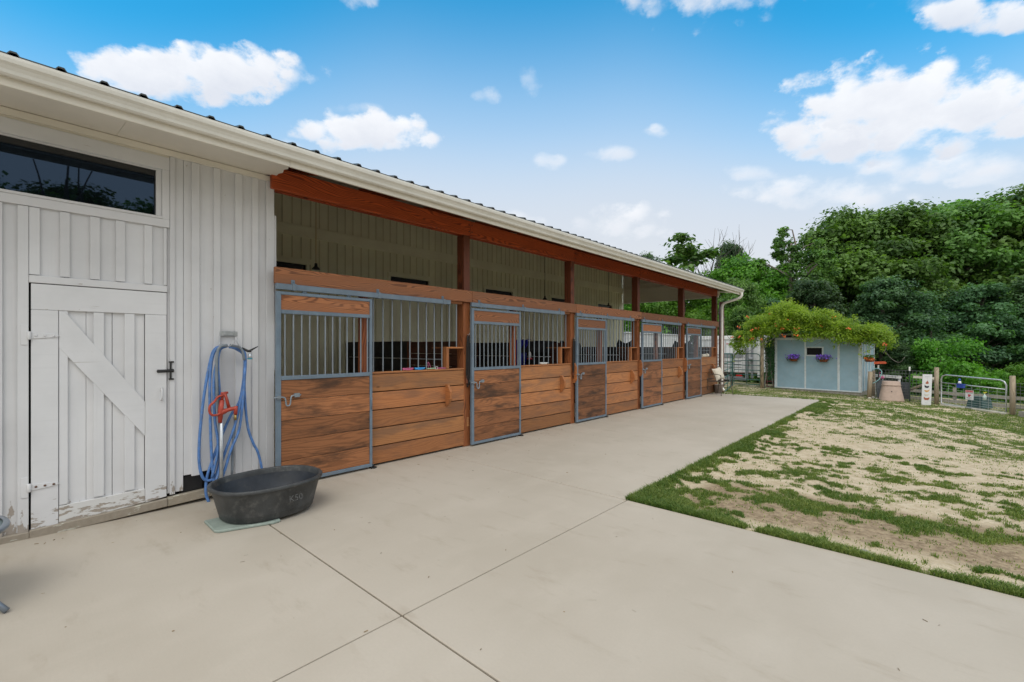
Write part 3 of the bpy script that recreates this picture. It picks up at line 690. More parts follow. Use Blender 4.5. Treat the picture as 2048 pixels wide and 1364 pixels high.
def eaves():
    o = (1, 1, 1)
    f = MB(40); f.box(XW, XW+.03, -3, 1.905, 3.29, 3.345, o); f.box(XW+.001, XW+.016, -3, .998, 3.2705, 3.29, (.7, .68, .6))  # second strip toned down to paint the shadow gap over the window trim
    f.build('frieze_board', M_soffit, barn, bevel=.003)
    s = MB(41)
    for y0, y1 in ((-3, -1.2), (-1.2, .62), (.62, 1.84)):
        p = [(XW, 3.352), (XW, 3.364), (-4.53, 3.296), (-4.53, 3.284)]
        s.prism(p, 'y', y0+.001, y1-.001, o)
    # ragged sawn end of the soffit
    yy = [1.84, 1.868, 1.85, 1.89, 1.872, 1.912, 1.90, 1.925]
    xs = [-4.53, -4.62, -4.66, -4.78, -4.84, -4.97, -5.05, -5.20]
    for i in range(len(xs)-1):
        x0, x1 = xs[i], xs[i+1]; z0 = 3.284+(-4.53-x0)*.0944; z1 = 3.284+(-4.53-x1)*.0944
        o_ = len(s.v)
        for (x, z, y) in ((x0, z0, 1.839), (x1, z1, 1.839), (x1, z1, yy[i+1]), (x0, z0, yy[i])): s.v.append((x, y, z)); 
        for (x, z, y) in ((x0, z0, 1.839), (x1, z1, 1.839), (x1, z1, yy[i+1]), (x0, z0, yy[i])): s.v.append((x, y, z+.012))
        for fa in ((0, 1, 2, 3), (4, 7, 6, 5), (0, 4, 5, 1), (1, 5, 6, 2), (2, 6, 7, 3), (3, 7, 4, 0)): s.face(tuple(o_+i_ for i_ in fa), [(0, 0)]*4, (1, 1, 1))
    s.build('soffit', M_soffit, barn)
    fa = MB(42)
    for i, (y0, y1) in enumerate(((-3.2, 1.8), (1.8, 5.6), (5.6, 9.2), (9.2, 12.8), (12.8, 16.27))): fa.box(-4.528, -4.505, y0+.001, y1-.001, 3.232, 3.425, o)
    fa.build('fascia_board', M_soffit, barn, bevel=.003)
    g = MB(43)
    prof = [(-4.503, 3.405), (-4.503, 3.292), (-4.465, 3.288), (-4.452, 3.300), (-4.448, 3.322), (-4.436, 3.345), (-4.420, 3.362), (-4.416, 3.386), (-4.416, 3.404), (-4.423, 3.408), (-4.423, 3.400), (-4.43, 3.37), (-4.447, 3.35), (-4.458, 3.325), (-4.463, 3.298), (-4.497, 3.298), (-4.497, 3.405)]
    g.prism(prof, 'y', -3.2, 16.27, o)
    g.prism([(-4.503, 3.405), (-4.503, 3.29), (-4.465, 3.288), (-4.450, 3.31), (-4.42, 3.362), (-4.416, 3.404)], 'y', 16.27, 16.274, o)
    g.build('gutter', M_gutter, barn)
    # ribbed metal roof
    r = MB(44)
    ys = []; y = -3.25
    prof = []
    while y < 16.3:
        prof += [(y, 0), (y+.075, 0), (y+.090, .022), (y+.120, .022), (y+.135, 0)]; y += .2255
    prof.append((16.33, 0))
    def slope(x0, z0, x1, z1, flipn):
        o_ = len(r.v); n = len(prof)
        for (yy_, h) in prof: r.v.append((x0, yy_, z0+h))
        for (yy_, h) in prof: r.v.append((x1, yy_, z1+h))
        for (yy_, h) in prof: r.v.append((x0, yy_, z0+h-.012))
        for i in range(n-1):
            r.face((o_+i, o_+i+1, o_+n+i+1, o_+n+i), [(0, 0)]*4, o); r.face((o_+2*n+i, o_+2*n+i+1, o_+i+1, o_+i), [(0, 0)]*4, o)
    slope(-4.455, 3.432, -10.0, roofz(-10.0), 0); slope(-15.6, 3.432, -10.0, roofz(-10.0), 1)
    r.box(-10.12, -9.88, -3.25, 16.33, roofz(-10)-.02, roofz(-10)+.03, o)
    r.build('metal_roof', M_roof, barn)
    u = MB(45); zt = roofz
    o_ = len(u.v)
    for x in (-4.53, -10.0, -15.5):
        z = zt(x) if x > -11 else 3.44
        for yy_ in (-3.2, 16.25): u.v.append((x, yy_, z-.03))
    u.face((0, 1, 3, 2), [(0, 0)]*4, o); u.face((2, 3, 5, 4), [(0, 0)]*4, o)
    for x in (-4.7, -5.4, -6.3, -7.2, -8.1): u.box(x-.02, x+.02, 1.95, 15.85, zt(x)-.075, zt(x)-.035, o)
    u.build('roof_deck_underside', M_under, barn)
    k_ = 0; y = 2.33
    while y < 16:
        t = MB(46+k_); h = .04
        x0, x1 = -4.53, -8.78
        t.prism([(x0, zt(x0)-.035), (x0, zt(x0)-.12), (x0-.10, zt(x0-.10)-.165), (x1, zt(x1)-.165), (x1, zt(x1)-.035)], 'y', y-h/2, y+h/2)
        t.build('rafter', M_beam, barn, bevel=.003); y += 1.19; k_ += 1
eaves()

def back_part():
    w = MB(60); r = random.Random(21)
    XB = -8.8; wins = [(3.335-.5, 3.81), (5.66, 6.72), (8.61, 9.70), (11.49, 12.55), (14.31, 15.31)]
    y = 1.95; n_ = 0
    while y < 16.2:
        wd = r.choice((.17, .178, .186, .18)); y1 = min(y+wd, 16.22); k_ = r.uniform(.93, 1.05); tn = (k_, k_, k_*.99)
        inwin = any(a-.02 < (y+y1)/2 < c+.02 for a, c in wins)
        if inwin: w.box(XB-.02, XB, y, y1-.004, 0, 2.72, tn); w.box(XB-.02, XB, y, y1-.004, 3.10, 3.66, tn)
        else: w.box(XB-.02, XB, y, y1-.004, 0, 3.66, tn)
        w.box(XB-.02, XB, y, y1-.004, 3.78, 4.52, tn)
        # narrow battens over every joint
        if not inwin: w.box(XB, XB+.012, y1-.012, y1+.008, 0, 3.60, (k_*.72, k_*.7, k_*.62))
        else: w.box(XB, XB+.012, y1-.012, y1+.008, 3.20, 3.60, (k_*.72, k_*.7, k_*.62))
        w.box(XB, XB+.012, y1-.012, y1+.008, 3.83, 4.5, (k_*.72, k_*.7, k_*.62))
        y = y1
    w.build('back_wall', M_cream, barn, bevel=.002)
    w = MB(59); w.box(XB-.01, XB+.03, 1.95, 16.22, 3.612, 3.818, (1, 1, 1)); w.build('back_wall_girt', M_cream, barn, bevel=.004)
    for i, (a, c) in enumerate(wins):
        f = MB(61+i); o = (1, 1, 1); t = .06
        f.box(XB-.02, XB+.034, a-t, c+t, 3.085, 3.17, o); f.box(XB-.02, XB+.034, a-t, c+t, 2.66, 2.72, o)
        f.box(XB-.02, XB+.033, a-t, a, 2.72, 3.085, o); f.box(XB-.02, XB+.033, c, c+t, 2.72, 3.085, o)
        fo = f.build('slot_window', M_cream, barn, bevel=.003)
        g = MB(70); g.box(XB-.06, XB-.04, a, c, 2.72, 3.085, o); g.build('pane', M_glassd, fo)
        v = MB(70); v.box(XB-.03, XB-.0, a, a+.012, 2.72, 3.085, o); v.build('window_stop', M_blackmetal, fo)
    # rest of the building behind the stalls
    e = MB(75); y0, y1 = -3.0, 16.2; o = (1, 1, 1)
    e.box(-15.0, -14.9, y0, y1, 0, 3.5, o)
    for yy in (y0, y1-.03):
        for i in range(34):
            xa = -14.95+i*.181; zt = roofz(-10)-.25*abs(-10-xa)-.1 if True else 0
            e.box(xa, xa+.178, yy, yy+.03, 0, zt, None)
    e.build('rear_walls', M_white, barn)
    # gable over the open end: header and horizontal siding
    g = MB(77)
    g.box(-8.76, -5.2, 16.12, 16.20, 3.20, 3.262, o)
    g.build('end_header', M_soffit, barn, bevel=.003)
    g = MB(78); z = 3.262
    for i in range(9):
        z1 = z+.14; xr = min(-5.16, -4.42-(z1+.06-3.445)/.25)
        if xr < -8.7: break
        zt_l = z1
        g.obox(((-8.76+xr)/2, 16.155, (z+z1)/2), ((1, 0, 0), (0, 1, .12), (0, -.12, 1)), ((xr+8.76)/2, .010, .069), None); z = z1
    g.box(-8.76, -6.2, 16.09, 16.13, 3.70, 3.76, o); g.box(-8.76, -7.0, 16.085, 16.12, 3.88, 3.93, o)
    g.build('gable_siding', M_soffit, barn)
    g = MB(79)
    o_ = 0
    g.prism([(-4.53, 3.30), (-4.53, 3.42), (-9.9, 4.76), (-9.9, 4.64)], 'y', 16.24, 16.262, o)
    g.prism([(-4.53, 3.288), (-4.53, 3.298), (-5.6, 3.45), (-5.6, 3.44)], 'y', 15.9, 16.24, o)
    g.build('rake_board', M_soffit, barn)
back_part()

XF = -5.15
def stall_front():
    o = (1, 1, 1)
    for i in range(5):
        ya = Y0+PITCH*i; yb = ya+PITCH; r = random.Random(50+i)
        # header beam and middle rail, one length per bay
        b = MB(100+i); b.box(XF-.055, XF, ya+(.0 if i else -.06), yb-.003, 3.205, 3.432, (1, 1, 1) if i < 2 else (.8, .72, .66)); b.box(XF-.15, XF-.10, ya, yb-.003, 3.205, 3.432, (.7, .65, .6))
        b.build('header_beam', M_beam, barn, bevel=.005)
        b = MB(110+i); k_ = r.uniform(.88, 1.1) if i < 3 else .72; b.box(XF, XF+.04, ya+(.003 if i else -.045), yb-.003, 2.185, 2.362, (k_, k_*.95, k_*.92)); b.box(XF-.06, XF-.003, ya+.003, yb-.16, 2.150, 2.200, (k_*1.05, k_, k_*.9))
        b.build('middle_rail', M_rail, barn, bevel=.005)
        # post at the far end of the bay
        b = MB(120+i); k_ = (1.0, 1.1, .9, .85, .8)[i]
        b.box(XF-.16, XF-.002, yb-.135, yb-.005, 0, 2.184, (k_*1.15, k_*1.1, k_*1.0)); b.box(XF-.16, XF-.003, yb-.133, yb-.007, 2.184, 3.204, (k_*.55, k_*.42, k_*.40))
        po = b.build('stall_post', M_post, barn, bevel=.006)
        for z in (3.27, 3.37):
            for yy in (yb-.03, yb+.03): bo = MB(121+i); bo.obox((XF+.003, yy, z), ((1, 0, 0), (0, 1, 0), (0, 0, 1)), (.004, .008, .008), o); bo.build('bolt_head', M_blackmetal, po)
        # jamb between door opening and boarded part
        b = MB(130+i); k_ = r.uniform(.9, 1.2); b.box(XF-.12, XF-.035, ya+1.00, ya+1.09, 0, 2.15, (k_*1.2, k_, k_*.9)); b.build('door_jamb', M_post, barn, bevel=.004)
        # boarded lower wall
        b = MB(140+i); zz = [.02, .245, .475, .705, .935, 1.165]
        for j in range(5):
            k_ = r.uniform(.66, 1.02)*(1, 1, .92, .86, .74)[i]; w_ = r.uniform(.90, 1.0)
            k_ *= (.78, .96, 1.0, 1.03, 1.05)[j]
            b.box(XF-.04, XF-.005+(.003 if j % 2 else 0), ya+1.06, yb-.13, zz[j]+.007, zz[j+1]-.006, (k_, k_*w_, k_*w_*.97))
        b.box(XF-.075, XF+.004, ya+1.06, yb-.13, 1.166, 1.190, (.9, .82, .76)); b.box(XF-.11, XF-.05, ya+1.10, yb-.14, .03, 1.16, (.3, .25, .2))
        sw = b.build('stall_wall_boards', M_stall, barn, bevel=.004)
        # wedge shaped blanket block on the boards
        yw = ya+2.33 if i < 4 else ya+2.25
        w = MB(150+i); w.prism([(XF-.003, .64), (XF-.003, .965), (XF+.045, .965), (XF+.105, .86), (XF+.105, .76), (XF+.06, .69)], 'y', yw-.022, yw+.022, (.85, .74, .64)); w.build('wedge_block', M_stall, sw, bevel=.004)
        if i > 0:
            w = MB(155+i); yw = ya-.03; w.prism([(XF-.002, .80), (XF-.002, 1.20), (XF+.04, 1.20), (XF+.085, 1.12), (XF+.085, .86), (XF+.04, .80)], 'y', yw-.05, yw-.008, (.75, .62, .52)) if i > 1 else w.prism([(XF-.001, .5), (XF-.001, .50)+(), (XF+.001, .52)] if False else [(XF-.002, .30), (XF-.002, .44), (XF+.006, .44), (XF+.006, .30)], 'y', yw-.05, yw-.008)
            w.build('post_block', M_stall, barn, bevel=.004)
        # vertical bars above
        b = MB(160+i); y = ya+1.17; k_ = 0; yf = yb-.47
        while y < yb-.15:
            b.tube([(XF-.045, y, 1.185 if y < yf else 1.51), (XF-.045, y, 2.16)], .0088, 8, caps=False); y += .1385
        b.build('bar_grille', M_bar, barn)
        # feed opening
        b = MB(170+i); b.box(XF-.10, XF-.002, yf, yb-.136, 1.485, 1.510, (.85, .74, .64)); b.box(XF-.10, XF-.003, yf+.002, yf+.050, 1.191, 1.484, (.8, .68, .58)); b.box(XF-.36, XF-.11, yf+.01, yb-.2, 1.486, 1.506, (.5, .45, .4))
        b.build('feed_opening_frame', M_stall, barn, bevel=.003)
        # sliding door track
        b = MB(180+i); b.box(XF+.042, XF+.085, ya-.045, ya+2.34, 2.120, 2.183, o)
        tr = b.build('door_track', M_steel, barn, bevel=.004)
        for yy in (ya+.14, ya+1.18, ya+2.22):
            b = MB(1); b.box(XF+.041, XF+.091, yy-.02, yy+.02, 2.116, 2.190, o); b.box(XF+.041, XF+.047, yy-.02, yy+.02, 2.190, 2.235, o); b.obox((XF+.05, yy, 2.215), ((1, 0, 0), (0, 1, 0), (0, 0, 1)), (.006, .007, .007), o)
            b.build('track_bracket', M_steel, tr, bevel=.002)
        # door: steel frame, boards, bars
        y0, y1 = ya-.045, ya+1.085; x0, x1 = XF+.04, XF+.08; t = .05
        b = MB(190+i); b.box(x0, x1, y0, y0+t, .025, 2.10, o); b.box(x0, x1, y1-.035, y1, .025, 2.10, o)
        b.box(x0+.001, x1-.001, y0+t, y1-.035, 2.065, 2.099, o); b.box(x0+.001, x1-.001, y0+t, y1-.035, 1.862, 1.905, o)
        b.box(x0+.001, x1-.001, y0+t, y1-.035, 1.150, 1.195, o); b.box(x0+.001, x1-.001, y0+t, y1-.035, .026, .065, o)
        b.box(x0+.008, x0+.028, y0+.28, y0+.33, 2.10, 2.13, o); b.box(x0+.008, x0+.028, y1-.33, y1-.28, 2.10, 2.13, o)
        dr = b.build('stall_door', M_steel, barn, bevel=.004)
        dr['label'] = 'sliding stall door with blue grey steel frame'
        b = MB(200+i); k_ = (1.15, .92, .78, 1.25, .68)[i]; b.box(x0+.006, x1-.012, y0+t, y1-.035, 1.905, 2.065, (k_, k_*.95, k_*.92)); b.build('upper_board', M_rail, dr)
        b = MB(210+i); n_ = 5; zz = [.065+(1.15-.065)*j/n_ for j in range(n_+1)]
        for j in range(n_):
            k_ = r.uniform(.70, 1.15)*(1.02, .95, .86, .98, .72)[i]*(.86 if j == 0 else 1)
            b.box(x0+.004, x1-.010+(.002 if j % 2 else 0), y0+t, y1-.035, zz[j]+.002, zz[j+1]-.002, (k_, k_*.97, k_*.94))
        b.build('door_boards', M_door, dr, bevel=.003)
        b = MB(220+i); m_ = 12
        for j in range(m_):
            y = y0+t+.045+(y1-y0-.085-.07)*j/(m_-1); b.tube([(x0+.02, y, 1.19), (x0+.02, y, 1.868)], .0085, 8, caps=False)
        b.build('door_bars', M_bar, dr)
        b = MB(230+i); zl = .97 if i < 4 else .99
        b.tube(smoothpath([(x1+.012, y0-.03, zl), (x1+.014, y0+.06, zl), (x1+.016, y0+.085, zl-.02), (x1+.016, y0+.095, zl-.085), (x1+.016, y0+.115, zl-.095), (x1+.016, y0+.135, zl-.08), (x1+.014, y0+.145, zl-.01), (x1+.012, y0+.165, zl+.01), (x1+.012, y0+.25, zl+.012)], 5), .0085, 8)
        b.box(x1+.0, x1+.022, y0+.18, y0+.235, zl-.008, zl+.034, o); b.box(x1, x1+.018, y0+.005, y0+.04, zl-.018, zl+.018, o)
        b.build('door_latch', M_bar, dr)
        b = MB(240+i); b.tube([(x1+.006, y1-.017, .74), (x1+.006, y1-.017, .88)], .006, 6); b.box(x1-.001, x1+.010, y1-.025, y1-.008, .85, .87, o)
        b.build('drop_pin', M_steel, dr)
        b = MB(250+i); b.box(x0-.01, x1+.012, y1-.02, y1+.05, .002, .018, o); b.tube([(x0+.02, y1+.02, .018), (x0+.02, y1+.02, .05)], .012, 8); b.box(x0-.02, x1+.03, y1-.0, y1+.02, .004, .010, o)
        b.build('floor_guide', M_blackmetal, barn)
        # partition between stalls
        b = MB(260+i); z = .0; yy = yb-.07 if i < 4 else 15.82
        hgt = 1.62 if i < 2 else 1.52
        while z < hgt-.05:
            z1 = min(z+.2, hgt); b.box(-8.78, XF-.17, yy-.02, yy+.02, z+.003, z1-.003); z = z1
        pr = b.build('stall_partition', M_dark, barn, bevel=.003)
        b = MB(265+i); b.box(-8.78, -6.55 if i == 0 else -5.75, yy-.036, yy-.021, .0, hgt-.01 if i else hgt-.01, o); b.build('rubber_kick_mat', M_black, pr)
        b = MB(268+i); b.tube([(-8.6, yy-.06, 1.31), (XF-.5, yy-.06, 1.31)], .011, 6); b.build('feed_rail', M_galv, pr)
        for xa, xb, k3 in ((-6.62, -6.53, .7), (-7.9, -7.82, .35)):
            b = MB(269+i); b.box(xa, xb, yy-.06, yy-.037, 0, hgt-.02, (k3, k3*.86, k3*.8)); b.build('partition_cleat', M_post, pr)
stall_front()

def downspout():
    b = MB(300)
    p = [(-4.46, 16.12, 3.30), (-4.46, 16.12, 3.20), (-4.54, 16.11, 3.12), (-4.80, 16.08, 3.04), (-4.98, 16.06, 2.98), (-5.045, 16.05, 2.86), (-5.05, 16.05, 2.5), (-5.05, 16.05, .28), (-5.045, 16.05, .15), (-4.97, 16.04, .06)]
    b.tube(smoothpath(p, 5), .04, 10)
    b.build('downspout', plain('white_downspout_enamel', (.84, .82, .78), .4, var=.05), barn)
    b = MB(301); b.lathe([(.085, -.2), (.085, 1.5), (.08, 3.06), (.0, 3.07)], (-5.18, 16.42, 0), 14)
    tag(b.build('round_timber_post', M_oldpost, org=(-5.18, 16.42, 0)), 'reddish brown round timber post beside the white downspout at the barn end', 'post')
downspout()

# ------------------------------------------------------------------ things hung in and on the barn
def pendant(x, y, z0, z1, label, i):
    t = thing('pendant_lamp', (x, y, z1), label, 'hanging lamp', 'lamps hanging on cords under the stall roof')
    b = MB(i); b.tube([(x, y, z1+.05), (x, y, z0)], .006, 6); b.build('cord', M_brass if i == 1 else M_blackmetal, t)
    b = MB(i); b.lathe([(0, .09), (.02, .085), (.024, .04), (.06, .0), (.062, -.01), (.0, -.012)], (x, y, z1), 14); b.build('lamp_socket', M_blackmetal, t)
pendant(-7.0, 3.185, 4.05, 2.72, 'black lamp on a long tan cord, nearest of the three under the stall roof', 1)
pendant(-7.0, 8.93, 4.05, 2.70, 'small dark lamp on a thin cord in front of the middle stalls, second of three', 2)
pendant(-7.0, 12.0, 4.05, 2.74, 'small dark lamp hanging just before the far window of the stalls', 3)

def leads(x, y, zt, label, seed, two=True):
    t = thing('lead_rope', (x, y, zt), label, 'lead rope', None)
    b = MB(1); b.tube(smoothpath([(x-.005, y, zt), (x+.03, y, zt-.01), (x+.045, y+.005, zt+.02)], 4), .004, 6); b.build('hook', M_galv, t)
    r = random.Random(seed)
    b = MB(2)
    for k_, (dy, dzb, w) in enumerate(((-.015, -.78, .03), (.0, -.74, .022), (-.03, -.66, .02))):
        pts = []
        for j in range(17):
            a = math.pi*2*j/16; pts.append((x+.02+.006*k_, y+dy+math.sin(a)*w*(1-.4*math.cos(a)), zt-.02+dzb/2+math.cos(a)*(-dzb/2)))
        b.tube(pts, .0085, 6)
    b.build('leather_strap', M_leather, t)
    b = MB(3); b.box(x+.018, x+.03, y-.05, y-.022, zt-.74, zt-.62); b.build('leather_keeper', M_brleather, t, bevel=.003)
    b = MB(4)
    pts = [(x+.03, y+.035, zt-.36)]
    for j in range(9): pts.append((x+.03+.003*(j % 2), y+.035+.006*(-1)**j, zt-.38-j*.028))
    b.tube(pts, .0045, 6); b.lathe([(.0, .03), (.010, .02), (.008, -.02), (0, -.03)], (x+.03, y+.035, zt-.66), 8); b.tube([(x+.03+.0, y+.035+.014*math.cos(q), zt-.71+.02*math.sin(q)) for q in [i*.52 for i in range(12)]], .0035, 6, closed=True)
    b.build('snap_hook_chain', M_galv, t)
leads(XF+.005, Y0+PITCH-.065, 1.70, 'black leather lead rope with chain hanging on the first stall post', 1)
leads(XF+.005, Y0+2*PITCH-.065, 1.69, 'black leather lead rope with chain hanging on the second stall post', 2)

def ledge_items():
    x = XF-.035; z = 1.192
    def coil(name, lab, cat, y, L, mats, seed):
        r = random.Random(seed); b = MB(seed)
        for k_ in range(3):
            pts = [(x+.012*math.sin(a+k_), y+math.cos(a)*L*(.8+.2*r.random()), z+.008+.008*k_+.004*math.sin(3*a)) for a in [j*math.pi/8 for j in range(16)]]
            b.tube(pts, .0065, 6, closed=True)
        tag(b.build(name, mats, org=(x, y, z)), lab, cat)
    coil('halter_strap', 'coiled pink webbing strap on the ledge of the first stall', 'strap', Y0+1.69, .085, M_pink, 5)
    coil('halter_strap', 'coiled bright blue webbing strap on the ledge of the first stall', 'strap', Y0+1.88, .085, M_bluew, 6)
    t = thing('halter', (x, Y0+2.13, z), 'pale green and pink halter with white buckle on the first stall ledge', 'halter')
    b = MB(7); b.bar((x+.01, Y0+2.0, z+.012), (x+.01, Y0+2.15, z+.014), .03, .012, tone=(1, 1, 1)); b.build('green_webbing', M_greenw, t)
    b = MB(7); b.bar((x+.01, Y0+2.16, z+.014), (x+.01, Y0+2.32, z+.010), .03, .012, tone=(1, 1, 1)); b.tube(smoothpath([(x, Y0+2.03, z), (x, Y0+2.02, z+.10), (x, Y0+2.05, z+.07), (x, Y0+2.07, z+.01)], 4), .004, 5); b.build('pink_webbing', M_pink, t)
    b = MB(7); y = Y0+2.15; b.tube([(x+.028, y-.02, z), (x+.028, y+.02, z), (x+.028, y+.02, z+.035), (x+.028, y-.02, z+.035)], .004, 5, closed=True); b.build('buckle', M_whitep, t)
    # second stall: red and white gadget and a small white bowl
    y = Y0+PITCH+1.95
    t = thing('bird_feeder', (-5.9, y+.0, 1.16), 'small white bottle feeder with red base inside the second stall', 'feeder')
    b = MB(8); b.lathe([(0, 0), (.03, .0), (.03, .10), (.012, .13), (0, .13)], (-5.9, y+.35, 1.29), 12); b.build('bottle', M_whitep, t)
    b = MB(8); b.lathe([(0, 0), (.05, .0), (.06, .015), (.03, .03), (0, .03)], (-5.9, y+.35, 1.26), 12); b.build('red_base', M_red, t)
    b = MB(9); b.lathe([(0, 0), (.06, .0), (.08, .03), (.078, .035), (.05, .01), (0, .01)], (x, Y0+PITCH+1.85, z), 16, sx=.5, sy=1.6)
    tag(b.build('bowl', M_whitep, org=(x, Y0+PITCH+1.85, z)), 'low white oblong dish on the ledge of the second stall', 'dish')
    b = MB(10)
    b.tube([(x, Y0+4*PITCH+1.45, z+.05), (x, Y0+4*PITCH+1.78, z+.05)], [.045, .05], 12); b.tube([(x+.0, Y0+4*PITCH+1.82, z+.06), (x, Y0+4*PITCH+1.95, z+.06)], .055, 12)
    tag(b.build('rolled_towel', M_cushion, org=(x, Y0+4*PITCH+1.6, z)), 'rolled cream towel on the ledge of the farthest stall', 'towel')
    b = MB(11); yy = Y0+2*PITCH-.10
    P = []; n = 10
    for i in range(n+1):
        P.append((-6.62+.42*i/n, yy-.10+.025*math.sin(i*1.9), 1.66-.01*math.sin(i*1.2)))
    o_ = 0
    for i in range(n+1):
        x_, y_, z_ = P[i]; b.v += [(x_, y_+.12, z_+.01), (x_, y_, z_), (x_+.02*math.sin(i*2.2)-.06*(i/n), y_-.03*math.sin(i*1.3)-.01, 1.0)]
    for i in range(n):
        for j in range(2): b.face((i*3+j, i*3+3+j, i*3+4+j, i*3+1+j), [(0, 0)]*4, (1, 1, 1), True)
    tp = b.build('hanging_tarp', M_tarp, org=(-6.4, yy, 1.0)); tag(tp, 'royal blue tarp hanging over the partition in the second stall', 'tarp')
    so = tp.modifiers.new('s', 'SOLIDIFY'); so.thickness = .004
    # dark saddle shapes resting on partitions
    for i, (sx_, sy_, w, h, lab) in enumerate(((-6.0, Y0+2*PITCH-.07, .42, .11, 'long dark folded blanket lying on top of the partition in the second stall'), (-7.2, Y0+3*PITCH-.07, .30, .20, 'dark saddle resting on the partition of the third stall'),
                                    (-7.0, Y0+4*PITCH-.07, .28, .26, 'dark saddle on the fourth stall partition, left one seen against the white trailer'), (-6.3, 15.82, .3, .24, 'dark saddle on the end partition of the farthest stall'))):
        b = MB(20+i); n = 14; z0 = 1.62 if i == 0 else 1.52
        rows = []
        for a in range(n+1):
            t_ = a/n; xx = sx_-w+2*w*t_
            if i == 0: top = .5*h*(.65+.35*math.sin(math.pi*t_))-.03
            else: top = h*(.45+.9*abs(t_-.5)**1.5*1.9)*(1 if .06 < t_ < .94 else .5)
            o_ = len(b.v)
            for q in range(9):
                ph = math.pi*q/8; b.v.append((xx, sy_+math.cos(ph)*(.13+.05*(q in (0, 8))), z0-.12+.01+(top+.11)*math.sin(ph)**.7 if 0 < q < 8 else z0-.22))
            rows.append(o_)
        for a in range(n):
            for q in range(8): b.face((rows[a]+q, rows[a+1]+q, rows[a+1]+q+1, rows[a]+q+1), [(0, 0)]*4, (1, 1, 1), True)
        tag(b.build('horse_blanket' if i == 0 else 'saddle', M_blanket, org=(sx_, sy_, z0)), lab, 'blanket' if i == 0 else 'saddle')
ledge_items()

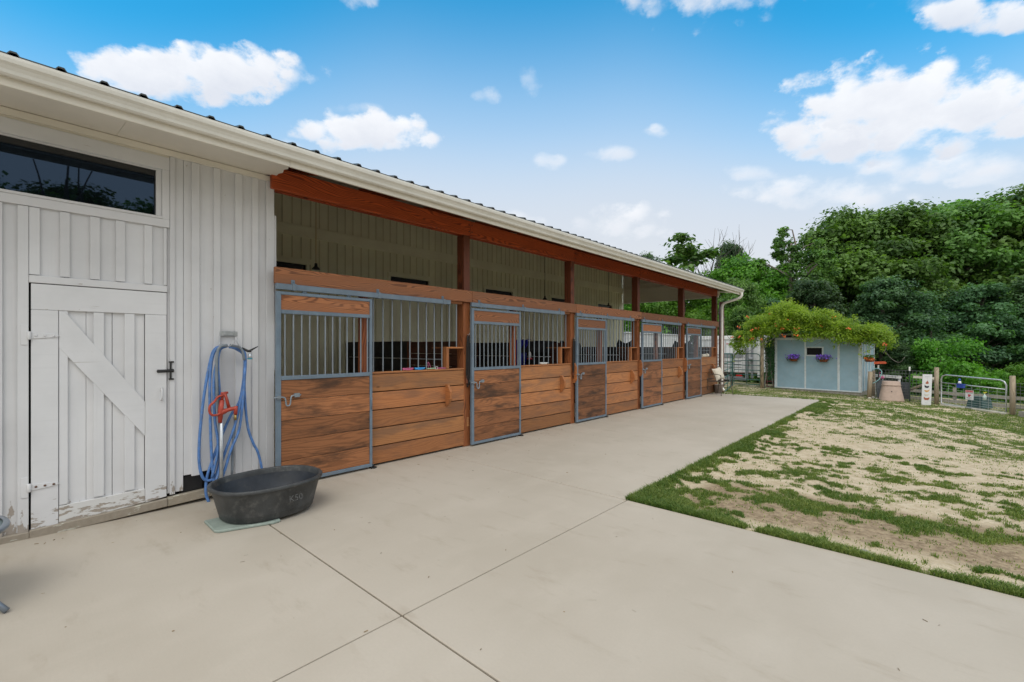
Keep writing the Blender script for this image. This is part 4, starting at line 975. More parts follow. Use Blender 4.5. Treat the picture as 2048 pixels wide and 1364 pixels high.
# ------------------------------------------------------------------ hose, hydrant, tank
def P(x, y, X):   # point on the plane X=const seen from the standpoint; used to read off measured heights
    u = (x-1024)/910; v = (695-y)/910; s_, c_ = math.sin(R_(42.23)), math.cos(R_(42.23))
    d = X/(-s_+u*c_); return (X, d*(c_+u*s_), 1.5+v*d)
def hose():
    t = thing('hose_hanger', (XW+.02, 1.487, 1.64), 'small grey metal hose hanger screwed to the white boards', 'hose hanger')
    b = MB(1); b.box(XW+.022, XW+.028, 1.405, 1.565, 1.615, 1.665); b.box(XW+.028, XW+.036, 1.44, 1.53, 1.625, 1.655); b.build('back_plate', M_galv, t, bevel=.003)
    b = MB(2); b.tube(smoothpath([(XW+.03, 1.41, 1.62), (XW+.04, 1.40, 1.54), (XW+.09, 1.42, 1.51), (XW+.16, 1.46, 1.515), (XW+.17, 1.50, 1.57), (XW+.16, 1.54, 1.515), (XW+.09, 1.57, 1.50), (XW+.03, 1.56, 1.60)], 5), .004, 6); b.build('wire_hoop', M_galv, t)
    X = XW+.10
    h = thing('garden_hose', P(455, 690, X), 'blue garden hose looped over a hanger on the white wall', 'hose')
    def path(pts, xo): return smoothpath([P(a, c, X+xo+(d if False else 0)) for a, c in pts], 6)
    b = MB(3)
    loops = [([(452, 692), (430, 698), (419, 730), (407, 800), (399, 880), (399, 930), (408, 958), (425, 958), (437, 935), (442, 880), (440, 800), (436, 730), (440, 700), (455, 692)], .0),
             ([(458, 694), (486, 700), (491, 730), (484, 790), (470, 850), (450, 905), (436, 950), (427, 975)], .03),
             ([(448, 692), (428, 705), (420, 760), (421, 850), (424, 920), (430, 985)], .015),
             ([(462, 694), (486, 705), (489, 740), (480, 800), (462, 830), (444, 870), (425, 920), (414, 955), (412, 985), (418, 1005)], -.01),
             ([(470, 696), (489, 715), (489, 780), (495, 850), (506, 885), (516, 905), (524, 940), (522, 960)], .0),
             ([(436, 715), (428, 760), (430, 840), (436, 880), (434, 915), (424, 955)], .028),
             ([(490, 735), (486, 800), (478, 860), (462, 900), (448, 945), (440, 965)], .045)]
    for pts, xo in loops: b.tube(path(pts, xo), .013, 8)
    b.build('blue_loops', M_hose, h)
    b = MB(4); b.tube(path([(455, 690), (440, 694), (434, 715), (434, 780), (440, 860), (442, 920), (440, 960)], .05), .013, 8)
    b.tube(path([(470, 835), (470, 850), (466, 890), (464, 950)], .02), .012, 8); b.tube(path([(460, 690), (482, 697), (489, 720)], .04), .013, 8)
    b.build('grey_section', M_hoseg, h)
    b = MB(5); q = P(500, 700, X+.05)
    b.tube([P(484, 696, X+.03), P(496, 702, X+.05), P(503, 702, X+.06)], [.010, .013, .013], 8); b.tube([P(497, 703, X+.05), P(508, 697, X+.05), P(516, 693, X+.05)], [.012, .008, .005], 8)
    b.build('spray_nozzle', M_blackmetal, h)
    b = MB(6); c_ = P(500, 712, X+.05); b.lathe([(0, .03), (.014, .028), (.02, .0), (.022, -.02), (0, -.021)], c_, 12); b.build('nozzle_head', M_galv, h)
    b = MB(7); b.lathe([(.0, 0), (.023, 0), (.023, -.012), (0, -.013)], (c_[0], c_[1], c_[2]-.021), 12); b.build('nozzle_ring', M_teal, h)
    # frost free hydrant
    X2 = XW+.17
    base = P(443, 960, X2)
    hy = thing('yard_hydrant', (base[0], base[1], 0), 'red yard hydrant with curved handle standing behind the blue hose', 'hydrant')
    b = MB(8); x, y = base[0], base[1]
    b.tube([(x, y, -.0), (x, y, .92)], .016, 10); b.build('standpipe', M_galv, hy)
    b = MB(9)
    b.tube([P(441, 845, X2), P(441, 822, X2), P(444, 800, X2)], [.02, .024, .022], 10)
    b.tube(smoothpath([P(441, 826, X2), P(450, 822, X2), P(462, 818, X2+.01), P(472, 817, X2+.02)], 4), [.026]*5+[.02]*5+[.018]*3, 10)
    b.tube([P(472, 812, X2+.02), P(471, 829, X2+.02)], .017, 10)
    b.tube([P(444, 800, X2), P(447, 786, X2), P(450, 786, X2), P(458, 815, X2)], [.014, .013, .013, .016], 8); b.tube([P(442, 787, X2), P(456, 785, X2)], .012, 8)
    b.build('hydrant_head', M_hyd, hy)
    b = MB(10); b.tube(smoothpath([P(447, 790, X2+.02), P(436, 794, X2+.02), P(430, 802, X2+.02), P(426, 806, X2+.02), P(420, 812, X2+.02), P(419, 822, X2+.02), P(424, 830, X2+.02), P(434, 830, X2+.02), P(441, 826, X2+.02)], 4), .011, 8); b.build('pump_handle', M_hyd, hy)
    b = MB(11); b.tube([P(471, 829, X2+.02), P(471, 840, X2+.02)], .013, 8); b.build('hose_fitting', M_brass, hy)
hose()

def tank():
    c = (-4.43, 1.575); A_, B_, H = .455, .375, .318; ang = R_(93)
    t = thing('stock_tank', (c[0], c[1], 0), 'black oval rubber stock tank standing empty beside the blue hose', 'stock tank')
    z0 = .026; k0 = .82
    out = [(0, z0), (k0*.97, z0), (k0, z0+.01), (k0+.02, .075), (k0+.025, .078), (k0+.03, .09), (.955, H-.035), (.965, H-.03)]
    b = MB(1)
    b.lathe(out+[(1.0, H-.034), (1.012, H-.022), (1.008, H-.006), (.995, H), (.955, H-.002), (.945, H-.012), (.925, H-.05)], (c[0], c[1], 0), 72, sx=A_, sy=B_, p=2.35, ang=ang)
    # open the top: drop the closing face of the lathe
    b.f.pop(); b.sm.pop(); b.uv = b.uv[:-72]; b.t = b.t[:-72]
    tk = b.build('tank_shell', M_rubber, t)
    b = MB(2); b.lathe([(.925, H-.05), (k0-.01, .07), (k0-.05, .05), (0, .048)], (c[0], c[1], 0), 72, sx=A_, sy=B_, p=2.35, ang=ang)
    b.f = b.f[:-2]; b.sm = b.sm[:-2]; b.uv = b.uv[:-144]; b.t = b.t[:-144]
    b.build('tank_inside', M_tankin, t)
    # worn white writing on the side
    cp = (-4.43+.375*.90, 1.70)
    text('worn_lettering', 'K50', .075, (-4.03, 1.66, .20), (R_(84), 0, R_(97)), plain('worn_chalk', (.085, .085, .085), .8, var=.6, scale=60), t, .0005)
    b = MB(3)
    o_ = [(-4.55, 1.10), (-4.20, 1.12), (-4.04, 1.16), (-4.00, 1.42), (-4.02, 1.55), (-4.55, 1.55)]
    b.prism([(-4.56, 1.11), (-4.25, 1.105), (-4.215, 1.13), (-4.09, 1.50), (-4.10, 1.56), (-4.52, 1.60)], 'z', .001, .024, (1, 1, 1))
    tag(b.build('stepping_paver', M_mat, org=(-4.3, 1.35, 0), bevel=.006), 'pale green square paver partly under the black stock tank', 'paver')
tank()

def garden_table():
    cx, cy = -4.11, -.385; r = .385
    t = thing('side_table', (cx, cy, 0), 'low round grey metal table with frosted glass top at the left edge', 'table')
    b = MB(1); b.lathe([(r-.03, .452), (r-.005, .452), (r, .44), (r-.005, .425), (r-.03, .425)], (cx, cy, 0), 48); b.f = b.f[:-2]; b.sm = b.sm[:-2]; b.uv = b.uv[:-96]; b.t = b.t[:-96]
    b.build('table_rim', M_tablem, t)
    b = MB(2); b.lathe([(0, .436), (r-.018, .436), (r-.018, .446), (0, .446)], (cx, cy, 0), 48); b.build('glass_top', M_tglass, t)
    for a in (15, 105, 195, 285):
        b = MB(3); ca, sa = math.cos(R_(a+39.6)), math.sin(R_(a+39.6))
        b.tube(smoothpath([(cx+ca*.30, cy+sa*.30, .43), (cx+ca*.26, cy+sa*.26, .34), (cx+ca*.25, cy+sa*.25, .22), (cx+ca*.455, cy+sa*.455, .01)], 5), .016, 10); b.build('leg', M_tablem, t)
    b = MB(4); b.tube([(cx+.27*math.cos(q), cy+.27*math.sin(q), .30) for q in [i*math.pi/12 for i in range(24)]], .010, 6, closed=True); b.build('lower_ring', M_tablem, t)
garden_table()

# ------------------------------------------------------------------ chair with pillow
def chair():
    c = Vector((-4.83, 15.12, 0)); ang = R_(-20)   # faces +X-ish
    t = thing('garden_chair', tuple(c), 'wrought iron garden chair standing by the far end of the stalls', 'chair')
    fx = Vector((math.cos(ang), math.sin(ang), 0)); sx = Vector((-math.sin(ang), math.cos(ang), 0))
    def Q(f, s_, z): return tuple(c+fx*f+sx*s_+Vector((0, 0, z)))
    hw, hd = .26, .23
    for s_ in (-1, 1):
        b = MB(1); b.tube(smoothpath([Q(hd, s_*hw, .64), Q(hd+.02, s_*hw, .55), Q(hd, s_*hw, .42), Q(hd+.01, s_*hw, .2), Q(hd+.05, s_*(hw+.02), .0)], 5), .010, 8); b.build('front_leg', M_iron, t)
        b = MB(2); b.tube(smoothpath([Q(-hd-.10, s_*hw*.95, .90), Q(-hd-.04, s_*hw, .6), Q(-hd, s_*hw, .42), Q(-hd-.01, s_*hw, .2), Q(-hd-.07, s_*(hw+.02), .0)], 5), .010, 8); b.build('back_leg', M_iron, t)
        b = MB(3); b.tube(smoothpath([Q(-hd-.05, s_*hw, .66), Q(-.05, s_*(hw+.02), .67), Q(hd-.02, s_*hw, .645), Q(hd+.03, s_*hw, .61)], 5), .010, 8); b.build('armrest', M_iron, t)
    b = MB(4)
    b.tube([Q(hd, -hw, .43), Q(hd, hw, .43), Q(-hd, hw, .43), Q(-hd, -hw, .43)], .009, 8, closed=True)
    for k_ in range(1, 12): s_ = -hw+2*hw*k_/12; b.bar(Q(-hd, s_, .43), Q(hd, s_, .43), .022, .004)
    b.build('seat', M_iron, t)
    b = MB(5)
    for z, f in ((.90, -.10-hd), (.80, -.08-hd), (.62, -.045-hd), (.50, -.02-hd)): b.tube([Q(f, -hw*.97, z), Q(f, hw*.97, z)], .007, 6)
    for k_ in range(1, 9): s_ = -hw+2*hw*k_/9; b.tube([Q(-hd-.045, s_, .62), Q(-hd-.08, s_, .80)], .004, 6)
    for s0 in (-.13, 0, .13): b.tube([Q(-hd-.09, s0+.04*math.cos(q), .85+.035*math.sin(q)) for q in [i*.63 for i in range(10)]], .004, 6, closed=True)
    b.build('backrest', M_iron, t)
    # pillow leaning back in the seat
    n = 14; b = MB(6); cc = Vector(Q(-.10, .06, .655)); up = (Vector((0, 0, 1))*.93-fx*.33).normalized(); nn = up.cross(sx).normalized(); s2 = (sx*.95+up*.15).normalized(); u2 = nn.cross(s2)
    for side in (-1, 1):
        o_ = len(b.v)
        for i in range(n+1):
            for j in range(n+1):
                a, d = -1+2*i/n, -1+2*j/n; th = .085*(max(0, (1-a**4))*max(0, (1-d**4)))**.6+.004
                pin = 1-.10*(1-a*a)*(abs(d)**3)-.0; pin2 = 1-.10*(1-d*d)*(abs(a)**3)
                b.v.append(tuple(cc+s2*a*.205*pin2+u2*d*.205*pin+nn*side*th))
        for i in range(n):
            for j in range(n): q = o_+i*(n+1)+j; b.face((q, q+1, q+n+2, q+n+1), [(0, 0)]*4, (1, 1, 1), True)
    tag(b.build('pillow', M_cushion, org=tuple(cc)), 'cream throw pillow leaning in the iron garden chair', 'pillow')
    b = MB(7); b.lathe([(0, 0), (.11, 0), (.14, .28), (.15, .29), (.13, .28), (.10, .02), (0, .02)], (-5.02, 15.62, 0), 18)
    tag(b.build('plant_pot', plain('grey_brown_pot', (.30, .25, .22), .7), org=(-5.02, 15.62, 0)), 'grey brown pot on the slab behind the iron chair', 'pot')
chair()

# ------------------------------------------------------------------ leaves helper
def leaf_quads(rs, C, N, L, Wd, droop=0.0):
    """C centres (n,3), N normals (n,3), L lengths, Wd widths -> verts (n,4,3)"""
    n = len(C); N = N/np.linalg.norm(N, axis=1, keepdims=True)
    rv = rs.normal(size=(n, 3)); A1 = np.cross(N, rv); A1 /= np.linalg.norm(A1, axis=1, keepdims=True)+1e-9; B1 = np.cross(N, A1)
    A1[:, 2] -= droop; L = L[:, None]; Wd = Wd[:, None]
    return np.stack([C-A1*L*.5, C-B1*Wd*.5+N*L*.06, C+A1*L*.5, C+B1*Wd*.5+N*L*.06], 1)
def tree_mesh(kind, seed, H=11.0, R=3.6, low=.12, nclump=150, per=260, ls=.17, mat=None):
    """trunk and limbs (MB) plus a crown of leaf quads; local coords, base at origin"""
    rs = np.random.RandomState(seed); r = random.Random(seed)
    tb = MB(seed); top = H*.86
    trunk = [(0, 0, -1.0)]; x = y = 0
    for i in range(1, 9):
        x += r.uniform(-.12, .12); y += r.uniform(-.12, .12); trunk.append((x, y, top*i/8))
    tb.tube(trunk, [.03*H*.75*(1-i/9)**.8+.02 for i in range(9)], 8)
    cl = []
    for i in range(nclump):
        z = low+(1-low)*rs.rand()**.85
        zr = (z-low)/(1-low)
        if kind == 'bush': prof = rs.uniform(.5, 1.0)*(1-zr**3*.5)
        elif kind == 'cone': prof = (1-zr)**.8*.95+.05
        elif kind == 'upright': prof = .55*np.sin(np.pi*min(1, zr*.85+.12))**.7+.02
        else: prof = np.sqrt(max(0, 1-(max(0, zr-.42)/.60)**2))*(.72+.28*np.sin(np.pi*min(1, zr*1.2)))
        a = rs.uniform(0, 2*np.pi); lob = 1+.17*np.sin(a*3+seed)+.13*np.sin(a*5+zr*9+seed*2)
        rad = R*prof*lob*(rs.uniform(.62, 1.02) if rs.rand() < .8 else rs.uniform(.15, .6))
        cr = rs.uniform(.5, 1.25)*R/3.6*(.75 if kind == 'upright' else 1)
        if kind == 'upright':
            q = rs.randint(0, 6); ox, oy, hh = ((-1.9, .3, .80), (-1.0, -.3, .92), (-.1, .4, .86), (.8, 0, 1.0), (1.5, -.4, .93), (2.2, .2, .82))[q]
            z = low+(hh-low)*rs.rand()**.8; w_ = .42*(1-z/hh)**.5+.10; cl.append((ox+rs.normal(0, w_*.6), oy+rs.normal(0, w_*.6), z*H-.2, .22+w_*.6)); continue
        cl.append((rad*np.cos(a), rad*np.sin(a), z*H-cr*.3, cr))
    cl = np.array(cl)
    for q in cl[rs.rand(len(cl)) < .4]:
        zb_ = max(.12*H, q[2]-np.hypot(q[0], q[1])*.65); p0 = (0.0, 0.0, min(zb_, top*.95)); mid = (q[0]*.5+r.uniform(-.2, .2), q[1]*.5+r.uniform(-.2, .2), (zb_+q[2])/2+.15)
        tb.tube([p0, mid, (q[0]*.95, q[1]*.95, q[2])], [.055*H/11, .035*H/11, .012], 5, caps=False)
    n = nclump*per; ci = rs.randint(0, nclump, n)
    d = rs.normal(size=(n, 3)); d /= np.linalg.norm(d, axis=1, keepdims=True)
    rr = rs.rand(n)**.38; d2 = d*np.array([1.0, 1.0, .55]); cr = cl[ci, 3]
    C = cl[ci, :3]+d2*(rr*cr)[:, None]*(1+.25*np.sin(d[:, :1]*7+ci[:, None]))
    Nn = d*.7+np.array([0, 0, .7])+rs.normal(size=(n, 3))*.45
    L = rs.uniform(.5, 1.4, n)*ls; V = leaf_quads(rs, C, Nn, L, L*rs.uniform(.5, .75, n), .15)
    ctone = rs.rand(nclump); tn = np.clip(ctone[ci]*.62+rs.rand(n)**1.6*.5-.02, 0, 1)
    return tb, V, tn
TREE_CACHE = {}
def get_tree(key, **kw):
    if key not in TREE_CACHE:
        mat = kw.pop('mat'); tb, V, tn = tree_mesh(**kw)
        tr = tb.build('trunk', M_bark); cr = npmesh('crown', V.reshape(-1, 3), np.arange(len(V)*4).reshape(-1, 4), mat, tn)
        TREE_CACHE[key] = [tr, cr, kw.get('H', 11.0), True]
    return TREE_CACHE[key]
def place_tree(key, x, y, Ht, wid, label, rot=0.0, name='broadleaf_tree', group=None, zoff=0.0, **kw):
    tr, cr, H0, first = get_tree(key, **kw)
    t = thing(name, (x, y, gzf(x, y)+zoff), label, 'tree' if 'tree' in name else 'bush', group)
    s_ = Ht/H0; t.scale = (s_*wid, s_*wid, s_); t.rotation_euler = (0, 0, rot)
    if TREE_CACHE[key][3]: a, b = tr, cr; TREE_CACHE[key][3] = False
    else: a, b = tr.copy(), cr.copy(); col.objects.link(a); col.objects.link(b)
    a.parent = t; b.parent = t
KA = dict(kind='round', seed=1, H=11.0, R=3.8, low=.10, nclump=105, per=420, ls=.225, mat=M_leafA)
KB = dict(kind='round', seed=2, H=11.0, R=3.6, low=.06, nclump=105, per=420, ls=.225, mat=M_leafB)
KC = dict(kind='round', seed=3, H=11.0, R=4.0, low=.18, nclump=105, per=420, ls=.225, mat=M_leafA)
KD = dict(kind='round', seed=4, H=8.0, R=3.4, low=.04, nclump=95, per=360, ls=.17, mat=M_leafC)
KE = dict(kind='upright', seed=5, H=11.0, R=2.6, low=.25, nclump=170, per=130, ls=.16, mat=M_leafA)
KF = dict(kind='cone', seed=6, H=9.0, R=3.0, low=.02, nclump=95, per=330, ls=.16, mat=M_leafB)
KH = dict(kind='bush', seed=10, H=3.0, R=2.4, low=.05, nclump=60, per=300, ls=.13, mat=M_leafC)
KG = dict(kind='round', seed=8, H=9.0, R=2.6, low=.25, nclump=48, per=130, ls=.24, mat=M_leafA)
def ray(px, d):
    """world x,y at depth d straight out from the standpoint towards azimuth of column px"""
    u = (px-1024)/910; s_, c_ = math.sin(R_(42.23)), math.cos(R_(42.23)); return d*(-s_+u*c_), d*(c_+u*s_)
def tops(px, ytop, d):
    x, y = ray(px, d); zt = 1.5+d*(695-ytop)/910; return x, y, zt-gzf(x, y)
def woods():
    T_ = [  # column, top row, depth, kind, width factor, label
        (1500, 512, 36, KD, .95, 'mid green leafy tree rising behind the end of the barn roof'),
        (1548, 535, 42, KA, 1.0, 'leafy tree behind the vine covered shed, left of the upright pale tips'),
        (1594, 442, 33, KE, 1.0, 'tall narrow pale green tree with upright tips, far behind the shed'),
        (1690, 428, 36, KC, .95, 'tall green tree behind the middle of the blue shed with a loose crown top'),
        (1735, 440, 42, KA, 1.0, 'broad dark green tree behind the right end of the shed'),
        (1800, 422, 35, KC, 1.0, 'dense round topped tree behind the composter'),
        (1868, 415, 41, KA, 1.05, 'dense green tree behind the tall white chicken sign'),
        (1935, 408, 34, KA, 1.0, 'broad green tree directly behind the metal gate, tallest there'),
        (2010, 395, 40, KC, 1.05, 'tall tree with pale leaf clumps behind the right gate post'),
        (2085, 378, 33, KA, 1.1, 'tallest green tree, cut by the right edge of the picture'),
        (1625, 560, 30, KB, 1.0, 'dark green lower tree close behind the vine on the shed'),
        (1765, 560, 28, KB, 1.0, 'dark blue green tree just right of the shed, lower than its neighbours'),
        (1850, 590, 27, KF, 1.1, 'dark spreading tree with drooping layers above the wire fence'),
        (1960, 570, 28, KB, 1.05, 'dark green tree behind the gate under the taller crowns'),
        (2060, 560, 27, KF, 1.2, 'dark layered tree at the right edge behind the wire fence'),
        (1545, 600, 30, KB, .9, 'dark leafy tree in the gap between white trailer and shed'),
        (1725, 500, 50, KA, 1.2, 'far tree filling the wood behind the shed roof'),
        (1900, 470, 52, KC, 1.3, 'far tree deep in the wood above the chicken sign'),
        (2020, 440, 54, KA, 1.3, 'far tree deep in the wood above the warning sign'),
        (1430, 545, 40, KD, 1.0, 'bright green tree behind the last stalls and downspout'),
        (1360, 560, 34, KD, 1.0, 'bright green tree seen through the open end of the fourth stall'),
        (1290, 556, 36, KD, 1.0, 'bright green tree seen past the corner of the inner wall'),
        (1478, 560, 30, KA, .8, 'green tree between the barn corner and the vine'),
        (1352, 478, 42, KG, 1.35, 'thin sparse tree with loose leaves above the barn roof'),
        (1462, 488, 46, KB, .55, 'small dark evergreen crown beside the bare tree'),
        (1290, 512, 50, KB, .6, 'tip of a dark tree just showing over the gutter'),
        (1885, 680, 24.5, KH, .8, 'bright green bush behind the fence beside the chicken sign'),
        (1985, 742, 24.0, KH, .95, 'yellow green bush behind the spray bottle on the gate'),
        (2075, 730, 20.5, KH, .9, 'pale green bush behind the wire fence right of the gate post'),
        (1800, 690, 25.5, KF, 1.3, 'low dark bush behind the composter'),
        (1640, 640, 27, KB, .9, 'dark bush hidden close behind the shed roof')]
    names = {}
    for i, (px, yt, d, K, w, lab) in enumerate(T_):
        x, y, h = tops(px, yt, d)
        nm = 'bush' if yt > 650 or 'bush' in lab else ('conifer_tree' if K is KF else 'broadleaf_tree')
        if 'bush' in lab: w = w*1.0
        place_tree('k%d' % K['seed'], x, y, h*1.02, w, lab, rot=i*1.37, name=nm, group='trees and bushes of the wood beyond the fence', **dict(K))
    # reflected in the window: trees on the near side of the yard, behind the standpoint
    for i, (x, y, h, K, lab) in enumerate(((18, -2.4, 9.3, KA, 'green tree across the yard mirrored at the left of the window'), (17, 1.9, 8.8, KC, 'green tree across the yard mirrored in the middle of the window'),
                                   (18, 5.6, 9.2, KA, 'green tree across the yard mirrored at the right of the window'), (19, 10.0, 9.8, KC, 'green tree across the yard farthest right of the mirrored row'))):
        place_tree('k%d' % K['seed'], x, y, h, 1.25, lab, rot=i*2.1, group='trees across the yard mirrored in the window', **dict(K))
woods()

def dead_tree(x, y, H, seed, label, spread=.5, rad=.16, depth=5, mat=None):
    r = random.Random(seed); b = MB(seed); z0 = gzf(x, y)
    t = thing('bare_tree', (x, y, z0), label, 'tree')
    def grow(p, d, L, rd, lev):
        pts = [p]; q = Vector(p); dd = Vector(d)
        for k_ in range(4):
            dd = (dd+Vector((r.uniform(-.16, .16), r.uniform(-.16, .16), r.uniform(-.05, .12)))).normalized(); q = q+dd*L/4; pts.append(tuple(q))
        (b if lev > 0 else b0).tube(pts, [rd*(1-.14*k_) for k_ in range(5)], 5 if lev > 1 else 7, caps=False)
        if lev >= depth: return
        for k_ in range(r.choice((2, 3)) if lev else 4):
            nd = (dd+Vector((r.uniform(-1, 1), r.uniform(-1, 1), r.uniform(-.1, .6)))*spread*1.3).normalized()
            st_ = pts[r.choice((2, 3, 4))] if lev else pts[r.choice((3, 4))]
            grow(st_, nd, L*r.uniform(.6, .8), rd*.55, lev+1)
    b0 = MB(seed+1)
    grow((x, y, z0-.5), (0, 0, 1), H*.42, rad, 0)
    b0.build('trunk', mat or M_deadbark, t); b.build('branches', mat or M_deadbark, t)
x, y, h = tops(1423, 470, 43); dead_tree(x, y, h*1.0, 5, 'leafless grey tree with fine bare branches above the end of the barn roof', .55, .34)
dead_tree(14.5, .1, 11.5, 9, 'bare dead tree across the yard mirrored at the left of the window', .28, .16, 2, M_bark)
dead_tree(14.0, 1.2, 10.5, 12, 'second bare dead tree across the yard mirrored in the window', .33, .15, 2, M_bark)

# ------------------------------------------------------------------ shed with trumpet vine
SH = thing('garden_shed', (-3.42, 22.85, -.31), 'pale blue shed with a slit window under a flowering vine', 'shed')
def shed():
    ang = R_(-7); o = Vector((-4.98, 23.05, -.315)); ex = Vector((math.cos(ang), math.sin(ang), 0)); ey = Vector((-math.sin(ang), math.cos(ang), 0)); ez = Vector((0, 0, 1))
    Wd, Dp, H = 3.13, 2.1, 2.25
    def bx(b, x0, x1, y0, y1, z0, z1, tone=(1, 1, 1)):
        b.obox(o+ex*(x0+x1)/2+ey*(y0+y1)/2+ez*(z0+z1)/2, (ex, ey, ez), (abs(x1-x0)/2, abs(y1-y0)/2, abs(z1-z0)/2), tone)
    b = MB(1); wx0, wx1, wz0, wz1 = 1.24, 1.80, 1.50, 1.80
    bx(b, 0, wx0, 0, .03, .06, H); bx(b, wx1, Wd, 0, .03, .06, H); bx(b, wx0, wx1, 0, .03, .06, wz0); bx(b, wx0, wx1, 0, .03, wz1, H)
    bx(b, Wd-.03, Wd, .03, Dp, .06, H-.05); bx(b, 0, .03, .03, Dp, .06, H-.05); bx(b, .03, Wd-.03, Dp-.03, Dp, .06, H-.1)
    b.build('wall', M_shed, SH)
    b = MB(2)
    for x0, x1 in ((-.02, .09), (1.155, 1.215), (2.34, 2.42), (Wd-.09, Wd+.02)): bx(b, x0, x1, -.022, -.001, .05, H-.02 )
    bx(b, -.02, Wd+.02, -.025, -.002, .02, .07); bx(b, .09, Wd-.09, -.020, -.001, H-.10, H-.0)
    for y0 in (-.022, .42, .9, 1.4, Dp-.08): bx(b, Wd+.001, Wd+.022, y0, y0+.09, .05, H-.08)
    b.build('trim_boards', M_shedtrim, SH, bevel=.004)
    b = MB(3); bx(b, wx0-.06, wx1+.06, -.03, .0, wz1, wz1+.05); bx(b, wx0-.06, wx1+.06, -.03, .0, wz0-.05, wz0); bx(b, wx0-.06, wx0, -.03, .0, wz0, wz1); bx(b, wx1, wx1+.06, -.03, .0, wz0, wz1)
    w = b.build('window', M_shedtrim, SH, bevel=.004)
    b = MB(4); bx(b, wx0, wx1, .035, .06, wz0, wz1); b.build('pane', M_void, w)
    b = MB(5); b.obox(o+ex*Wd/2+ey*Dp/2+ez*(H+.08), (ex, (ey+ez*-.05), ez), (Wd/2+.15, Dp/2+.15, .03), (1, 1, 1)); b.build('roof', M_shedroof, SH)
    b = MB(6); bx(b, .0, Wd, .0, Dp, -.15, .06); b.build('base_skid', M_rail2, SH)
    return o, ex, ey
so_, sex, sey = shed()
def basket(off, label, leaf, side=False, purple=True, seed=1, k=1.0):
    base = so_+sex*off+sey*-.13+Vector((0, 0, 1.22)) if not side else Vector(side)
    t = thing('hanging_planter', tuple(base), label, 'planter', None); r = random.Random(seed); rs = np.random.RandomState(seed)
    b = MB(1); L = .235*k
    for z, k_ in ((.0, .75), (.07, .88), (.14, 1.0)):
        b.tube([tuple(base+sex*L*k_*math.cos(a)+sey*(.11 if math.sin(a) > 0 else -.12*k_*abs(math.sin(a)))+Vector((0, 0, z))) for a in [i*math.pi/8 for i in range(16)]], .005, 5, closed=True)
    for i in range(7):
        a = math.pi+math.pi*i/6; b.tube([tuple(base+sex*L*k_*math.cos(a)+sey*-.12*k_*abs(math.sin(a))+Vector((0, 0, z))) for z, k_ in ((0, .75), (.14, 1))], .005, 5)
    b.build('wire_basket', M_blackmetal, t)
    b = MB(2); b.lathe([(0, .0), (.6, 0), (.9, .11), (0, .115)], tuple(base+sex*.05), 14, sx=.2, sy=.11, ang=R_(-7)); b.build('liner', M_coco, t)
    n = 260; C = np.array(base)+np.c_[rs.normal(0, .10, n)+.03, rs.normal(0, .05, n)-.04, rs.uniform(.08, .26, n)]; Nn = rs.normal(size=(n, 3))+[0, -.5, .6]
    V = leaf_quads(rs, C-np.array(base), Nn, rs.uniform(.04, .07, n), rs.uniform(.025, .045, n)); npmesh('foliage', V.reshape(-1, 3), np.arange(n*4).reshape(-1, 4), M_leafA, rs.rand(n), t)
    n = 170; C = np.c_[rs.normal(0, .11, n)+.04, rs.normal(0, .05, n)-.07, rs.uniform(.12, .30, n)]*k; Nn = rs.normal(size=(n, 3))*.5+[0, -1, .5]
    V = leaf_quads(rs, C, Nn, rs.uniform(.045, .065, n), rs.uniform(.045, .065, n)); npmesh('flowers', V.reshape(-1, 3), np.arange(n*4).reshape(-1, 4), M_flowerp if purple else M_flowero, rs.uniform(.8, 2.2, n), t)
basket(.73, 'wire basket of purple petunias hung left of the shed window', M_leafA, seed=1)
basket(1.84, 'wire basket of purple petunias with terracotta liner hung below the shed window', M_leafA, seed=2)
basket(0, k=.55, label='black pot of orange flowers hung on the post at the shed corner', leaf=M_leafA, side=(-1.62, 22.2, .95), purple=False, seed=3)

